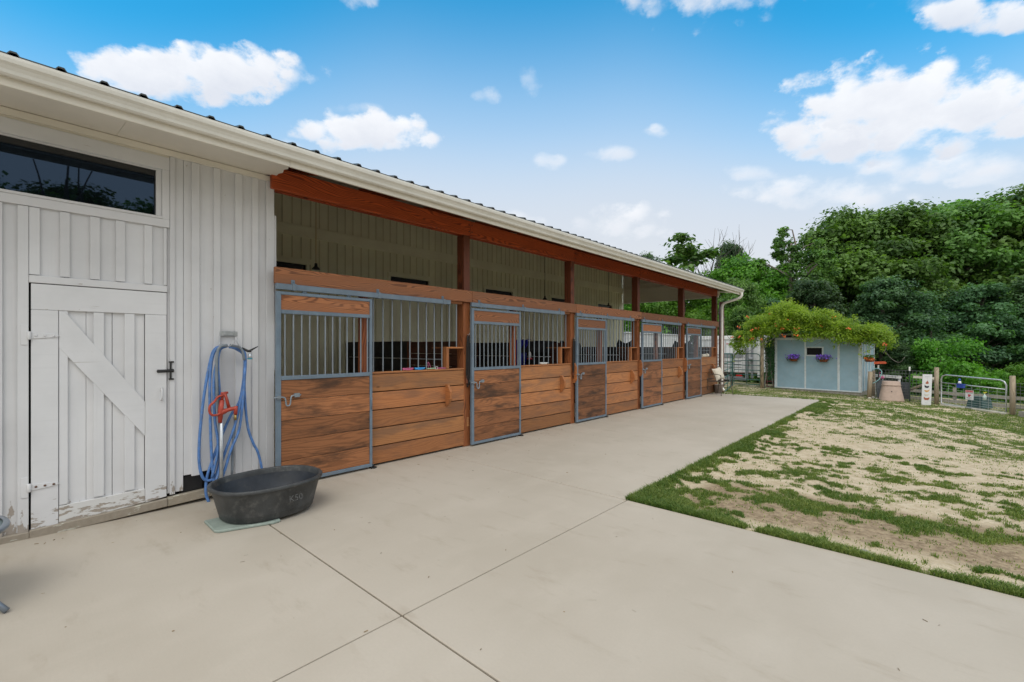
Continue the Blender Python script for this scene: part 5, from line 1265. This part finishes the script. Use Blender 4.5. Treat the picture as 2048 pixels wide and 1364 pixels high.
def vine():
    rs = np.random.RandomState(12); r = random.Random(12)
    t = thing('trumpet_vine', (-5.33, 22.4, gzf(-5.33, 22.4)), 'yellow green trumpet vine with orange flowers sprawling over the shed roof', 'vine')
    # surface: mound along x, measured outline
    def top(x): return np.interp(x, [-6.6, -6.3, -5.9, -5.3, -4.7, -4.1, -3.5, -2.9, -2.3, -1.7, -1.2, -.9], [1.55, 2.2, 2.7, 3.15, 3.45, 3.2, 3.05, 2.85, 2.62, 2.38, 2.1, 1.85])
    def bot(x): return np.interp(x, [-6.6, -6.2, -5.7, -5.2, -4.8, -4.0, -3.0, -2.0, -1.5, -.9], [1.2, 1.15, 1.45, 1.85, 1.95, 1.98, 1.82, 1.80, 1.55, 1.5])
    ncl = 420; per = 130
    cx = rs.uniform(-6.45, -1.05, ncl); cy = rs.uniform(21.9, 24.9, ncl); fr = (24.9-cy)/3.0
    a = rs.rand(ncl); tp = top(cx)*(1-.04*fr)-(.35*np.clip((cy-24.0), 0, 1)); front = rs.rand(ncl) < .45
    cy[front] = rs.uniform(21.85, 22.35, front.sum())
    zc = np.where(front, bot(cx)+(top(cx)-bot(cx))*rs.rand(ncl)**.8*.92, tp-rs.uniform(.0, .35, ncl))
    cy = np.where(front, cy+(zc-bot(cx))*.55, cy)
    bump_ = .16*np.sin(cx*4.1+1)+.10*np.sin(cx*9.3+cy*3); zc = zc+np.where(front, bump_*.5, bump_)
    ci = np.repeat(np.arange(ncl), per); n = len(ci)
    d = rs.normal(size=(n, 3)); d /= np.linalg.norm(d, axis=1, keepdims=True); cr = rs.uniform(.16, .34, ncl)
    C = np.c_[cx[ci], cy[ci], zc[ci]]+d*(rs.rand(n)**.5*cr[ci])[:, None]*[1.2, 1.0, .75]
    Nn = d*.4+[0, -.25, .9]+rs.normal(size=(n, 3))*.45
    L = rs.uniform(.05, .10, n); V = leaf_quads(rs, C-np.array(t.location), Nn, L, L*.5, .3)
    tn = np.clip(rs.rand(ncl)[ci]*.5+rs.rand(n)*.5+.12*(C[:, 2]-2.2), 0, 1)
    # sprays: arching shoots with pinnate leaves
    SV, ST = [], []; b = MB(3)
    for i in range(90):
        x0 = rs.uniform(-6.4, -1.1); fr_ = rs.rand() < .6; z0 = float(top(x0))-(.1 if not fr_ else rs.uniform(.1, .9)); y0 = 22.0+rs.uniform(0, .6) if fr_ else rs.uniform(22.3, 24)
        dirx = rs.uniform(-.6, .6); up = rs.uniform(.15, .45) if not fr_ else rs.uniform(-.1, .25); ln = rs.uniform(.35, .75); pts = []
        for k_ in range(7):
            s_ = k_/6; pts.append((x0+dirx*ln*s_, y0-.28*s_*(1 if fr_ else rs.uniform(-.3, .3)), z0+up*s_-.55*ln*s_*s_*(1.3 if fr_ else .5)))
        for k_ in range(1, 7):
            for q in range(5):
                SV.append(np.array(pts[k_])+rs.normal(0, .045, 3)); ST.append(rs.uniform(.4, 1.0))
    SV = np.array(SV); m_ = len(SV); L2 = rs.uniform(.07, .13, m_); V2 = leaf_quads(rs, SV-np.array(t.location), rs.normal(size=(m_, 3))*.4+[0, -.3, 1], L2, L2*.42, .35)
    V = np.concatenate([V, V2]); tn = np.concatenate([tn, np.array(ST)])
    npmesh('foliage', V.reshape(-1, 3), np.arange(len(V)*4).reshape(-1, 4), M_vine, tn, t)
    for i in range(9):
        x0 = (-6.0, -5.6, -5.2, -4.9, -4.2, -3.1, -2.3, -1.5, -1.2)[i]; z0 = float(bot(x0))+.25; b = MB(i); b.tube(smoothpath([(x0, 22.1, z0), (x0+.12, 21.95, z0-.25), (x0+.05-.3*(i % 2), 21.9, z0-.5)], 4), .008, 5, caps=False); b.build('stem', M_deadbark, t)
    b = MB(3); b.tube(smoothpath([(-6.1, 21.9, 1.75), (-6.45, 21.5, 1.9), (-6.6, 21.0, 2.6), (-6.5, 20.2, 3.0)], 5), .010, 5); b.build('stem', M_deadbark, t); b = MB(3)
    b.tube(smoothpath([(-1.2, 22.4, 1.5), (-.95, 22.2, 1.1), (-.7, 22.1, .95), (-.55, 22.0, 1.15)], 5), .010, 5); b.build('stem', M_deadbark, t); b = MB(3)
    b.tube(smoothpath([(-5.3, 22.5, -.3), (-5.2, 22.6, .8), (-5.35, 22.6, 1.9)], 5), .03, 7); b.build('stem', M_deadbark, t); b = MB(3); b.tube(smoothpath([(-5.0, 22.8, -.3), (-5.1, 22.7, 1.0), (-4.9, 22.7, 2.0)], 5), .02, 7)
    b.build('stem', M_deadbark, t)
    fl = []; n_ = 0; sites = [(-6.45, 1.85), (-5.9, 2.75), (-6.1, 1.85), (-5.6, 1.75), (-5.65, 2.15), (-5.45, 2.25), (-5.2, 1.75), (-4.75, 2.3), (-4.5, 2.2), (-4.4, 1.85), (-3.9, 1.85), (-3.95, 2.15), (-3.3, 2.35), (-3.1, 2.25), (-2.2, 2.12), (-4.3, 2.55), (-1.1, 1.5), (-6.2, 2.3), (-5.0, 2.9), (-2.7, 2.6)]
    F = []
    for (fx, fz) in sites:
        yy = 21.80+(fz-1.8)*.55
        for k_ in range(5): F.append((fx+rs.normal(0, .045), yy+rs.uniform(-.12, 0), fz+.12+rs.normal(0, .035)))
    F = np.array(F); m_ = len(F); L3 = rs.uniform(.06, .09, m_); V3 = leaf_quads(rs, F-np.array(t.location), rs.normal(size=(m_, 3))*.6+[0, -1, .3], L3, L3*.7)
    npmesh('trumpet_flowers', V3.reshape(-1, 3), np.arange(m_*4).reshape(-1, 4), M_flowero, rs.uniform(.6, 1.2, m_), t)
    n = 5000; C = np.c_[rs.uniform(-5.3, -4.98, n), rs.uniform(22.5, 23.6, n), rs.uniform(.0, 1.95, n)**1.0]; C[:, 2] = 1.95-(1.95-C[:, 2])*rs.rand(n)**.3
    L4 = rs.uniform(.05, .09, n); V4 = leaf_quads(rs, C-np.array(t.location), rs.normal(size=(n, 3)), L4, L4*.5); npmesh('shaded_foliage', V4.reshape(-1, 3), np.arange(n*4).reshape(-1, 4), M_leafB, rs.rand(n)*.4, t)  # darker leaf colour paints the shade between post and shed
    b = MB(5); z = gzf(-5.33, 22.3); b.lathe([(.075, -.3), (.07, 1.2), (.075, 2.35), (0, 2.36)], (-5.33, 22.3, z), 12)
    tag(b.build('vine_post', M_wpost, org=(-5.33, 22.3, z)), 'tall grey weathered post holding up the vine left of the shed', 'post')
vine()

# ------------------------------------------------------------------ gates, trailer, fence
def tube_gate(name, p0, p1, z0, z1, nbars, mat, label, rr=.02, corner=.14, lean=0.0, vert=(.5,)):
    p0, p1 = Vector((*p0, 0)), Vector((*p1, 0)); d = (p1-p0); L = d.length; d.normalize()
    t = thing(name, (p0.x, p0.y, z0), label, 'gate')
    def Q(s_, z): q = p0+d*s_; return (q.x, q.y, z+lean*s_/L)
    b = MB(1); c = corner
    loop = [Q(0, z0), Q(0, z1-c), Q(c*.3, z1-c*.3), Q(c, z1), Q(L-c, z1), Q(L-c*.3, z1-c*.3), Q(L, z1-c), Q(L, z0)]
    b.tube(loop, rr, 8, closed=True); b.build('frame', mat, t)
    b = MB(2)
    for k_ in range(1, nbars): z = z0+(z1-z0)*k_/nbars*(.93 if nbars > 3 else 1); b.tube([Q(0, z), Q(L, z)], rr*.85, 8)
    for v in vert: b.tube([Q(L*v, z0), Q(L*v, z1)], rr*.6, 6)
    b.build('rails', mat, t)
    return t, Q, L
tube_gate('tube_gate', (-5.35, 17.2), (-6.6, 22.45), -.12, 1.28, 5, M_greengate, 'green tubular gate panel running back from the barn corner post', lean=-.08, vert=(.35, .75))
tube_gate('tube_gate', (-6.55, 22.5), (-5.42, 22.35), -.16, 1.22, 6, M_greengate, 'green six bar tubular gate in front of the white trailer', vert=(.5,))
tube_gate('tube_gate', (-5.24, 22.75), (-4.95, 23.9), -.25, .98, 5, M_redgate, 'faded dark red tubular gate between the vine post and the shed', vert=(.5,))
b = MB(1); b.tube([(-6.6, 22.42, -.3), (-6.6, 22.42, 1.18)], .035, 10); tag(b.build('gate_post', M_greengate, org=(-6.6, 22.42, -.2)), 'dark green steel post where the two green gates meet', 'post')

def trailers():
    z = -.35
    t = thing('storage_trailer', (-11, 22, z), 'long white panelled trailer standing behind the far stalls', 'trailer')
    b = MB(1); b.box(-12.2, -9.75, 18.2, 25.6, .25, 2.14, (1, 1, 1)); b.build('body', M_vinyl, t, bevel=.03)
    b = MB(2)
    for k_ in range(9): b.box(-9.752, -9.735, 18.25, 25.55, .32+k_*.2, .335+k_*.2, (.8, .8, .8))
    for k_ in range(9): y = 18.3+k_*.9; b.box(-9.752, -9.728, y, y+.04, .26, 2.12, (.9, .9, .9))
    b.box(-12.25, -9.70, 18.15, 25.65, 2.14, 2.19, (1, 1, 1)); b.build('panel_ribs', M_vinyl, t)
    for y in (21.2, 22.1):
        b = MB(3); b.tube([(-9.95, y, .08), (-9.72, y, .08)], .33, 20); b.build('wheel', M_blackmetal, t)
    t = thing('horse_trailer', (-7.8, 27, z-.1), 'white horse trailer with red tail light behind the green gate', 'trailer')
    b = MB(4); b.box(-9.6, -6.35, 26.0, 28.1, .15, 2.08, (1, 1, 1)); b.build('body', M_vinyl, t, bevel=.05)
    b = MB(5); b.box(-9.65, -6.30, 25.95, 28.15, 1.92, 2.13, (1, 1, 1)); b.box(-6.42, -6.28, 25.92, 26.05, -.05, 1.9, (1, 1, 1)); b.build('roof_cap', M_whitep, t, bevel=.02)
    b = MB(6)
    for k_ in range(14): x = -9.5+k_*.215; b.box(x, x+.012, 25.985, 25.999, .2, 1.9, (.75, .75, .75))
    for z_ in (.45, .6, .75, .95, 1.1): b.box(-8.6, -7.2, 25.975, 25.999, z_, z_+.03, (.5, .5, .5))
    b.box(-8.2, -7.1, 25.97, 25.998, .98, 1.2, (.6, .6, .6)); b.build('side_seams', M_trailgrey, t)
    b = MB(7); b.box(-7.0, -6.85, 25.9, 25.998, -.1, 1.5, (1, 1, 1)); b.box(-6.72, -6.62, 25.9, 25.998, -.1, 1.6, (1, 1, 1)); b.tube([(-6.8, 25.85, .9), (-6.6, 25.85, .9)], .09, 10); b.build('door_hardware', M_trailgrey, t)
    b = MB(8); b.box(-7.45, -7.15, 25.93, 25.998, -.02, .07, (1, 1, 1)); b.build('tail_light', plain('red_lens', (.55, .01, .01), .25), t)
    b = MB(9); b.box(-8.9, -7.1, 25.9, 25.99, -.09, -.03, (1, 1, 1)); b.box(-8.8, -6.9, 25.8, 26.3, -.22, -.1, (1, 1, 1)); b.build('bumper', M_trailgrey, t)
    for x in (-8.7, -7.9):
        b = MB(10); b.tube([(x, 25.95, -.15), (x, 26.2, -.15)], .27, 18); b.build('wheel', M_blackmetal, t)
    b = MB(11); b.obox((-7.85, 25.98, 1.70), ((1, 0, .02), (0, 1, 0), (0, 0, 1)), (.10, .004, .018), (1, 1, 1)); b.lathe([(0, -.002), (.07, 0), (.0, .002)], (0, 0, 0), 12)
    n_ = 36; b.v[8:] = [(-7.72+p[0], 25.975, 1.72+p[1]) for p in b.v[8:]]
    b.build('red_logo', M_red, t)
    text('trailer_lettering', 'EXISS', .13, (-8.42, 25.985, 1.72), (R_(90), 0, 0), M_grey_p, t, .001)
trailers()

def fence():
    def post(x, y, h, r_, lab, mat=M_wpost, lean=(0, 0)):
        z = gzf(x, y); b = MB(int(abs(x*100))); b.tube([(x, y, z-.3), (x+lean[0], y+lean[1], z+h)], r_, 12)
        tag(b.build('fence_post', mat, org=(x, y, z)), lab, 'post', None)
    post(.30, 22.0, 1.30, .065, 'square cut pale timber gate post left of the metal gate, with a diagonal brace')
    post(1.98, 20.6, 1.20, .065, 'pale timber post on the right side of the metal gate')
    post(-1.60, 22.15, 1.02, .075, 'thick weathered leaning post at the right corner of the shed', lean=(.05, 0))
    post(-1.48, 22.5, 1.05, .05, 'thin yellowish post behind the leaning shed corner post')
    b = MB(3); z = gzf(.3, 22); b.tube([(.25, 22.05, z+.82), (-1.15, 22.75, z+.02)], .045, 10)
    tag(b.build('fence_brace', M_wpost, org=(.25, 22.05, z+.8)), 'diagonal round timber brace leaning against the gate post', 'brace')
    for (x, y, lab) in ((-1.33, 22.4, 'dark steel fence post with white tip left of the composter'), (-.42, 22.15, 'dark steel fence post with white tip between composter and chicken sign')):
        z = gzf(x, y); t = thing('t_post', (x, y, z), lab, 'post')
        b = MB(4); b.box(x-.018, x+.018, y-.004, y+.004, z-.2, z+1.12); b.box(x-.004, x+.004, y, y+.03, z-.2, z+1.12); b.build('shaft', M_tpost, t)
        b = MB(5); b.box(x-.024, x+.024, y-.010, y+.032, z+1.12, z+1.27); b.build('white_tip', M_whitep, t)
    def mesh_panel(p0, p1, z0, h, sx_, rows, label, lean=0.0):
        p0, p1 = Vector((*p0, 0)), Vector((*p1, 0)); d = p1-p0; L = d.length; d.normalize(); b = MB(6)
        def Q(s_, z): q = p0+d*s_; return (q.x, q.y, z0+z+lean*s_/L)
        n_ = int(L/sx_)
        for i in range(n_+1): b.tube([Q(i*L/n_, 0), Q(i*L/n_, h)], .0048, 4, caps=False)
        for j in range(rows+1): z = h*(j/rows)**1.15; b.tube([Q(0, z), Q(L, z)], .0052, 4, caps=False)
        tag(b.build('wire_fence', M_wire, org=(p0.x, p0.y, z0)), label, 'fence')
    mesh_panel((-1.5, 22.45), (.25, 22.0), gzf(-.5, 22.2), 1.12, .10, 11, 'welded wire fence behind the composter and chicken sign')
    mesh_panel((2.05, 20.55), (8.5, 15.5), gzf(2.1, 20.5), .98, .10, 11, 'welded wire fence running right from the gate out of the picture', -.05)
    for i in range(1, 4): x = 2.05+6.45*i/3.2; y = 20.55-5.05*i/3.2; post(x, y, 1.1, .06, 'timber post of the wire fence beyond the right edge, number %s from the gate' % ('one', 'two', 'three')[i-1])
    # rails of a low board fence beyond
    t = thing('rail_fence', (.3, 23.2, gzf(.3, 23.2)), 'grey horizontal board fence beyond the metal gate', 'fence')
    for k_, z in enumerate((.10, .38)):
        b = MB(7); z0 = gzf(1, 23); b.bar((-1.2, 23.6, z0+z), (2.6, 22.6, z0+z-.06), .03, .11); b.build('rail', M_rail2, t)
    for x, y in ((-1.1, 23.55), (.8, 23.1), (2.5, 22.65)):
        b = MB(8); z0 = gzf(x, y); b.box(x-.05, x+.05, y+.03, y+.12, z0-.2, z0+.55); b.build('fence_upright', M_rail2, t)
    # white rail with short post beyond the first wire panel
    t = thing('white_bench', (-.9, 23.2, gzf(-.9, 23.2)), 'white painted bench rail behind the wire fence by the shed', 'bench')
    z0 = gzf(-.9, 23.2); b = MB(9); b.bar((-1.55, 23.4, z0+.83), (-.72, 23.1, z0+.80), .25, .09); b.build('bench_top', M_whitep, t)
    for x, y in ((-.74, 23.1), (-1.5, 23.38)): b = MB(9); b.box(x-.04, x+.04, y-.04, y+.04, z0, z0+.86); b.build('leg', M_whitep, t)
    # grey mesh screens
    for (p0, p1, h, lab) in (((-1.38, 22.30), (-.95, 22.25), .66, 'grey screen panel leaning left of the composter'), ((-.95, 22.55), (-.40, 22.22), .62, 'blue grey screen panel right of the composter')):
        z0 = gzf(*p0); b = MB(10); b.bar((p0[0], p0[1], z0+h/2+.05), (p1[0], p1[1], z0+h/2+.05), .01, h); tag(b.build('screen_panel', M_screen, org=(*p0, z0)), lab, 'screen')
    # composter
    x, y = -.93, 21.9; z = gzf(x, y); t = thing('composter', (x, y, z), 'tan tapered plastic composter standing by the wire fence', 'composter')
    b = MB(11); b.lathe([(.37, -.02), (.37, .03), (.36, .05), (.265, .55), (.26, .56), (0, .565)], (x, y, z), 32, p=3.0, ang=R_(10)); b.build('bin', M_tan, t)
    b = MB(12); b.lathe([(.255, .555), (.28, .56), (.28, .58), (.262, .59), (.258, .69), (.24, .71), (0, .71)], (x, y, z), 32, p=3.0, ang=R_(10)); b.build('lid', M_tan, t)
    b = MB(13); b.lathe([(0, -.004), (.018, 0), (0, .004)], (0, 0, 0), 10); b.v = [(x+.03+p[0], y-.335+p[2], z+.36+p[1]) for p in b.v]; b.build('vent_plug', M_blackmetal, t)
    # chicken sign: narrow white board with five drawn birds
    x, y = .02, 21.35; z = gzf(x, y)+.0
    a0 = R_(25); ex = Vector((math.cos(a0), math.sin(a0), 0)); t = thing('chicken_sign', (x, y, z), 'tall narrow white sign board with five drawn hens', 'sign')
    nrm = Vector((ex.y, -ex.x, 0)); tilt = Vector((.06, 0, 0))
    def Q(s_, h_, o_=0.0): return tuple(Vector((x, y, z))+ex*(s_+h_*.035)+nrm*o_+Vector((0, 0, h_)))
    b = MB(14); W2, Hh = .135, 1.07
    vs = [Q(-W2, 0, .0), Q(W2, 0, .0), Q(W2, Hh, .0), Q(-W2, Hh, .0), Q(-W2, 0, .02), Q(W2, 0, .02), Q(W2, Hh, .02), Q(-W2, Hh, .02)]
    b.v = vs
    for fa in ((0, 1, 2, 3), (4, 5, 6, 7), (0, 1, 5, 4), (1, 2, 6, 5), (2, 3, 7, 6), (3, 0, 4, 7)): b.face(fa, [(0, 0)]*4, (1, 1, 1))
    b.build('board', M_signwhite, t)
    def hen(h0, mat, kind):
        b = MB(15)
        if kind == 0: pl = [(-.045, -.04), (.0, -.055), (.045, -.035), (.04, .0), (.02, .03), (.012, .07), (0, .05), (-.02, .02), (-.04, -.01)]
        elif kind == 1: pl = [(-.07, .06), (-.045, .03), (-.01, .01), (.03, .015), (.065, .02), (.05, -.03), (.01, -.055), (-.04, -.045), (-.07, -.01)]
        elif kind == 2: pl = [(-.08, .01), (-.04, .02), (0, .012), (.045, .025), (.075, .055), (.07, .01), (.04, -.03), (0, -.045), (-.045, -.035)]
        elif kind == 3: pl = [(-.07, .04), (-.03, .01), (.0, .02), (.04, .015), (.07, .05), (.06, .0), (.02, -.045), (-.03, -.045), (-.06, -.01)]
        else: pl = [(-.08, .06), (-.03, .02), (.03, .02), (.08, .05), (.075, -.01), (.045, -.05), (-.045, -.05), (-.075, -.01)]
        n_ = len(pl); b.v = [Q(p[0], h0+p[1], .021) for p in pl]+[Q(p[0], h0+p[1], .024) for p in pl]
        b.face(tuple(range(n_)), [(0, 0)]*n_, (1, 1, 1)); b.face(tuple(range(n_, 2*n_)), [(0, 0)]*n_, (1, 1, 1))
        for i in range(n_): b.face((i, (i+1) % n_, n_+(i+1) % n_, n_+i), [(0, 0)]*4, (1, 1, 1))
        b.build('drawn_hen', mat, t)
    hen(.79, M_brownp, 0); hen(.65, M_blackp, 1); hen(.50, M_orange, 2); hen(.36, M_creamp, 3); hen(.23, M_red if False else M_brownp, 4)
    for h0, s_, sz in ((.985, '=====', .045), (.94, '----', .034), (.905, '---', .034), (.09, '---- ---', .034)):
        text('sign_lettering', s_, sz, Q(0, h0, .0235), (R_(90), 0, a0), M_grey_p, t, .0008)
    b = MB(16); z0 = gzf(.1, 22.1); b.bar((-.32, 21.98, z0+.93), (.24, 21.93, z0+.90), .02, .085); tag(b.build('name_plank', M_creamp, org=(0, 22, z0+.9)), 'small pale plank sign fixed behind the tall chicken sign', 'sign')
    # metal gate with warning sign
    p0, p1 = (.42, 21.93), (1.86, 20.72); zg = gzf(*p0)+.04; zg1 = gzf(*p1)+.04; lean = zg1-zg-.02
    t, Q2, L = tube_gate('metal_gate', p0, p1, zg, zg+1.02, 1, M_galv, 'galvanised tube gate with wire mesh and a warning sign', rr=.022, corner=.15, lean=lean, vert=())
    b = MB(17); b.tube([Q2(0, zg+.74), Q2(L, zg+.74)], .018, 8); b.build('upper_rail', M_galv, t)
    b = MB(18)
    for i in range(1, 8): b.tube([Q2(L*i/8, zg), Q2(L*i/8, zg+.74)], .0035, 4, caps=False)
    for j in range(1, 9): z_ = zg+.74*(j/9)**1.3; b.tube([Q2(0, z_), Q2(L, z_)], .0035, 4, caps=False)
    b.build('gate_mesh', M_galv, t)
    d2 = (Vector((*p1, 0))-Vector((*p0, 0))).normalized(); az_ = math.atan2(d2.y, d2.x); nr = Vector((d2.y, -d2.x, 0))
    def S(s_, z, o_): q = Vector(Q2(s_, zg+z)); return tuple(q+nr*o_)
    t = thing('warning_sign', S(L*.475, .44, .02), 'white warning sign with red heading and red bird hung on the metal gate', 'sign')
    b = MB(19); b.obox(S(L*.475, .43, .028), (d2, nr, (0, 0, 1)), (.118, .004, .158), (1, 1, 1)); b.build('plate', M_signwhite, t)
    b = MB(20); b.obox(S(L*.475, .552, .0335), (d2, nr, (0, 0, 1)), (.110, .001, .030), (1, 1, 1)); b.build('red_band', plain('pale_red_band', (.70, .25, .27), .5), t)
    text('warning_lettering', 'WARNING', .058, S(L*.475, .552, .0355), (R_(90), 0, az_), M_red, t, .0006, sx=.78, squash=1.1)
    text('sign_lettering', 'GUARD CHICKEN', .030, S(L*.475, .497, .034), (R_(90), 0, az_), M_blackp, t, .0006, sx=.85)
    text('sign_lettering', 'ON DUTY', .036, S(L*.475, .335, .034), (R_(90), 0, az_), M_blackp, t, .0006, sx=.9)
    text('sign_lettering', '---- ---', .030, S(L*.475, .298, .034), (R_(90), 0, az_), M_blackp, t, .0006, sx=.9)
    b = MB(21); pl = [(-.035, -.045), (.02, -.045), (.012, -.01), (.045, .0), (.05, .02), (.02, .035), (-.03, .038), (-.045, .015), (-.03, .0)]
    n_ = len(pl); b.v = [S(L*.475+p[0], .415+p[1], .0325) for p in pl]+[S(L*.475+p[0], .415+p[1], .0345) for p in pl]
    b.face(tuple(range(n_)), [(0, 0)]*n_, (1, 1, 1)); b.face(tuple(range(n_, 2*n_)), [(0, 0)]*n_, (1, 1, 1)); b.build('bird_emblem', M_red, t)
    t = thing('spray_bottle', S(L*.71, .38, .04), 'clear spray bottle with yellow trigger hung on the gate mesh', 'bottle')
    c_ = S(L*.71, .33, .04); b = MB(22); b.lathe([(0, 0), (.042, 0), (.045, .12), (.018, .17), (.015, .2), (0, .2)], c_, 14); b.build('bottle_body', plain('cloudy_plastic', (.55, .66, .64), .3), t)
    b = MB(23); b.lathe([(0, .2), (.017, .2), (.017, .23), (0, .23)], c_, 10); b.bar((c_[0]-.03, c_[1]-.0, c_[2]+.245), (c_[0]+.05, c_[1], c_[2]+.25), .02, .03); b.build('spray_trigger', M_yellow, t)
    t = thing('tray', S(L*.365, .70, .08), 'blue plastic tray hooked on the upper gate rail', 'tray')
    b = MB(24); b.obox(S(L*.365, .70, .09), (d2, nr, (0, 0, 1)), (.10, .05, .065), (1, 1, 1)); b.build('tray_body', M_blue, t, bevel=.01)
    b = MB(25); b.obox(S(L*.365, .765, .09), (d2, nr, (0, 0, 1)), (.115, .06, .008), (1, 1, 1)); b.build('tray_rim', M_blue, t)
    c_ = S(L*.345, .775, .09); t = thing('soap_bottle', c_, 'white bottle with blue pump top standing in the blue tray', 'bottle')
    b = MB(26); b.lathe([(0, 0), (.045, 0), (.04, .07), (.02, .09), (0, .09)], c_, 12); b.build('bottle_body', M_whitep, t)
    b = MB(27); b.lathe([(0, .09), (.03, .09), (.03, .13), (.02, .17), (0, .17)], c_, 10); b.build('pump_top', M_blue, t)
    x, y = 1.35, 21.85; z = gzf(x, y)
    b = MB(28); b.lathe([(0, 0), (.24, 0), (.20, .34), (.22, .36), (0, .36)], (x, y, z+.02), 4, smooth_=False, ang=R_(10)); b.v = [(x+(p[0]-x)*1.35, p[1], p[2]) for p in b.v]
    tag(b.build('storage_tub', M_ygreenbox, org=(x, y, z)), 'dark green plastic tub upside down behind the metal gate', 'tub')
    b = MB(29); z = gzf(2.6, 20.0); b.bar((2.12, 20.25, z+.08), (3.6, 18.9, z+.06), .18, .20); tag(b.build('sleeper', M_rail2, org=(2.1, 20.3, z)), 'grey timber sleeper on the ground right of the gate', 'timber')
    b = MB(30); z = gzf(.9, 21.3); b.bar((.40, 21.72, z+.02), (.95, 21.28, z+.015), .10, .05); b.bar((1.15, 21.12, z+.02), (1.85, 20.55, z-.01), .10, .05); tag(b.build('threshold_board', M_creamp, org=(.4, 21.7, z)), 'worn pale threshold boards on the ground under the gate', 'board')
    # ornaments by the shed corner
    x, y = -1.18, 22.72; z = gzf(x, y); t = thing('bird_ornament', (x, y, z), 'pink long legged garden bird ornament behind the fence', 'ornament')
    b = MB(31); b.lathe([(0, -.07), (.05, -.05), (.07, 0), (.05, .05), (0, .07)], (x-.08, y, z+.78), 12, sx=1.4); b.tube(smoothpath([(x-.12, y, z+.80), (x-.16, y, z+.90), (x-.10, y, z+.98), (x-.06, y, z+.94)], 4), .018, 6); b.build('body', M_pink, t)
    b = MB(32); b.tube(smoothpath([(x-.12, y, z+.72), (x-.10, y, z+.5), (x+.04, y, z+.25), (x+.08, y, z)], 4), .012, 6); b.tube(smoothpath([(x-.04, y, z+.72), (x, y, z+.5), (x-.08, y, z+.2), (x-.08, y, z)], 4), .012, 6); b.build('legs', M_whitep, t)
    x, y = -1.42, 22.1; t = thing('pump_handle', (x, y, .95), 'orange red iron handle sticking out right of the shed corner post', 'handle')
    b = MB(33); b.prism([(x-.02, .96), (x+.30, .98), (x+.36, .92), (x+.32, .89), (x-.02, .87)], 'y', y, y+.05, (1, 1, 1)); b.build('blade', plain('orange_red_enamel', (.55, .09, .03), .5), t)
    b = MB(34); z = gzf(-1.5, 22.2); b.tube(smoothpath([(-1.5, 22.2, .66), (-1.32, 22.2, .70), (-1.22, 22.2, .58), (-1.27, 22.2, .35), (-1.36, 22.2, .22), (-1.5, 22.2, .12)], 5), .014, 7)
    tag(b.build('coiled_hose', plain('pale_teal_hose', (.25, .50, .52), .4), org=(-1.5, 22.2, z)), 'pale teal hose loop hanging on the post beside the shed', 'hose')
    r = random.Random(3); t = thing('rock_pile', (-1.25, 22.3, gzf(-1.3, 22.3)), 'small pile of pale rubble and rocks at the foot of the shed post', 'rocks')
    for i in range(16):
        b = MB(40+i); cx_, cy_ = r.uniform(-1.6, -1.0), r.uniform(21.95, 22.5); s_ = r.uniform(.03, .08)
        b.lathe([(0, -.5*s_), (s_*.8, -.3*s_), (s_, .1*s_), (s_*.5, .6*s_), (0, .7*s_)], (cx_, cy_, gzf(cx_, cy_)), 7, sx=r.uniform(.8, 1.4), smooth_=False, ang=r.random()*3); b.build('rock', M_creamp if i % 3 else M_rail2, t)
fence()

# loose bits on the lawn and slab
def straw():
    rs = np.random.RandomState(31); n = 330
    x = -5.05+rs.rand(n)**1.6*5.5; y = rs.uniform(-.5, 15.0, n); keep = (x < -2.3) | (y < 3.9); x, y = x[keep], y[keep]; n = len(x)
    a = rs.uniform(0, 2*np.pi, n); L = rs.uniform(.003, .016, n); w = rs.uniform(.001, .003, n); z = np.full(n, .003)
    ca, sa = np.cos(a), np.sin(a); c3 = np.c_[x, y, z]; u = np.c_[ca*L, sa*L, 0*L]; v = np.c_[-sa*w, ca*w, w*.6]
    V = np.stack([c3-u-v, c3+u-v, c3+u+v, c3-u+v], 1)
    o = npmesh('straw_litter', V.reshape(-1, 3), np.arange(n*4).reshape(-1, 4), plain('straw', (.22, .16, .09), .8, var=.4, scale=9))
    tag(o, 'tiny scattered bits of straw and leaf on the concrete slab', 'litter', kind='stuff')
straw()
def litter():
    r = random.Random(8)
    for i, (x, y, s_, lab) in enumerate(((-.33, 3.98+.25, .035, 'grey stone in the grass at the edge of the concrete, right side'), (-3.6, 1.3, .0, ''))):
        if s_ == 0: continue
        b = MB(i); b.lathe([(0, 0), (s_, 0), (s_*.9, s_*.5), (s_*.3, s_*.8), (0, s_*.8)], (x, y, gzf(x, y)), 7, sx=1.3, smooth_=False); tag(b.build('stone', M_rail2, org=(x, y, 0)), lab, 'stone')
litter()
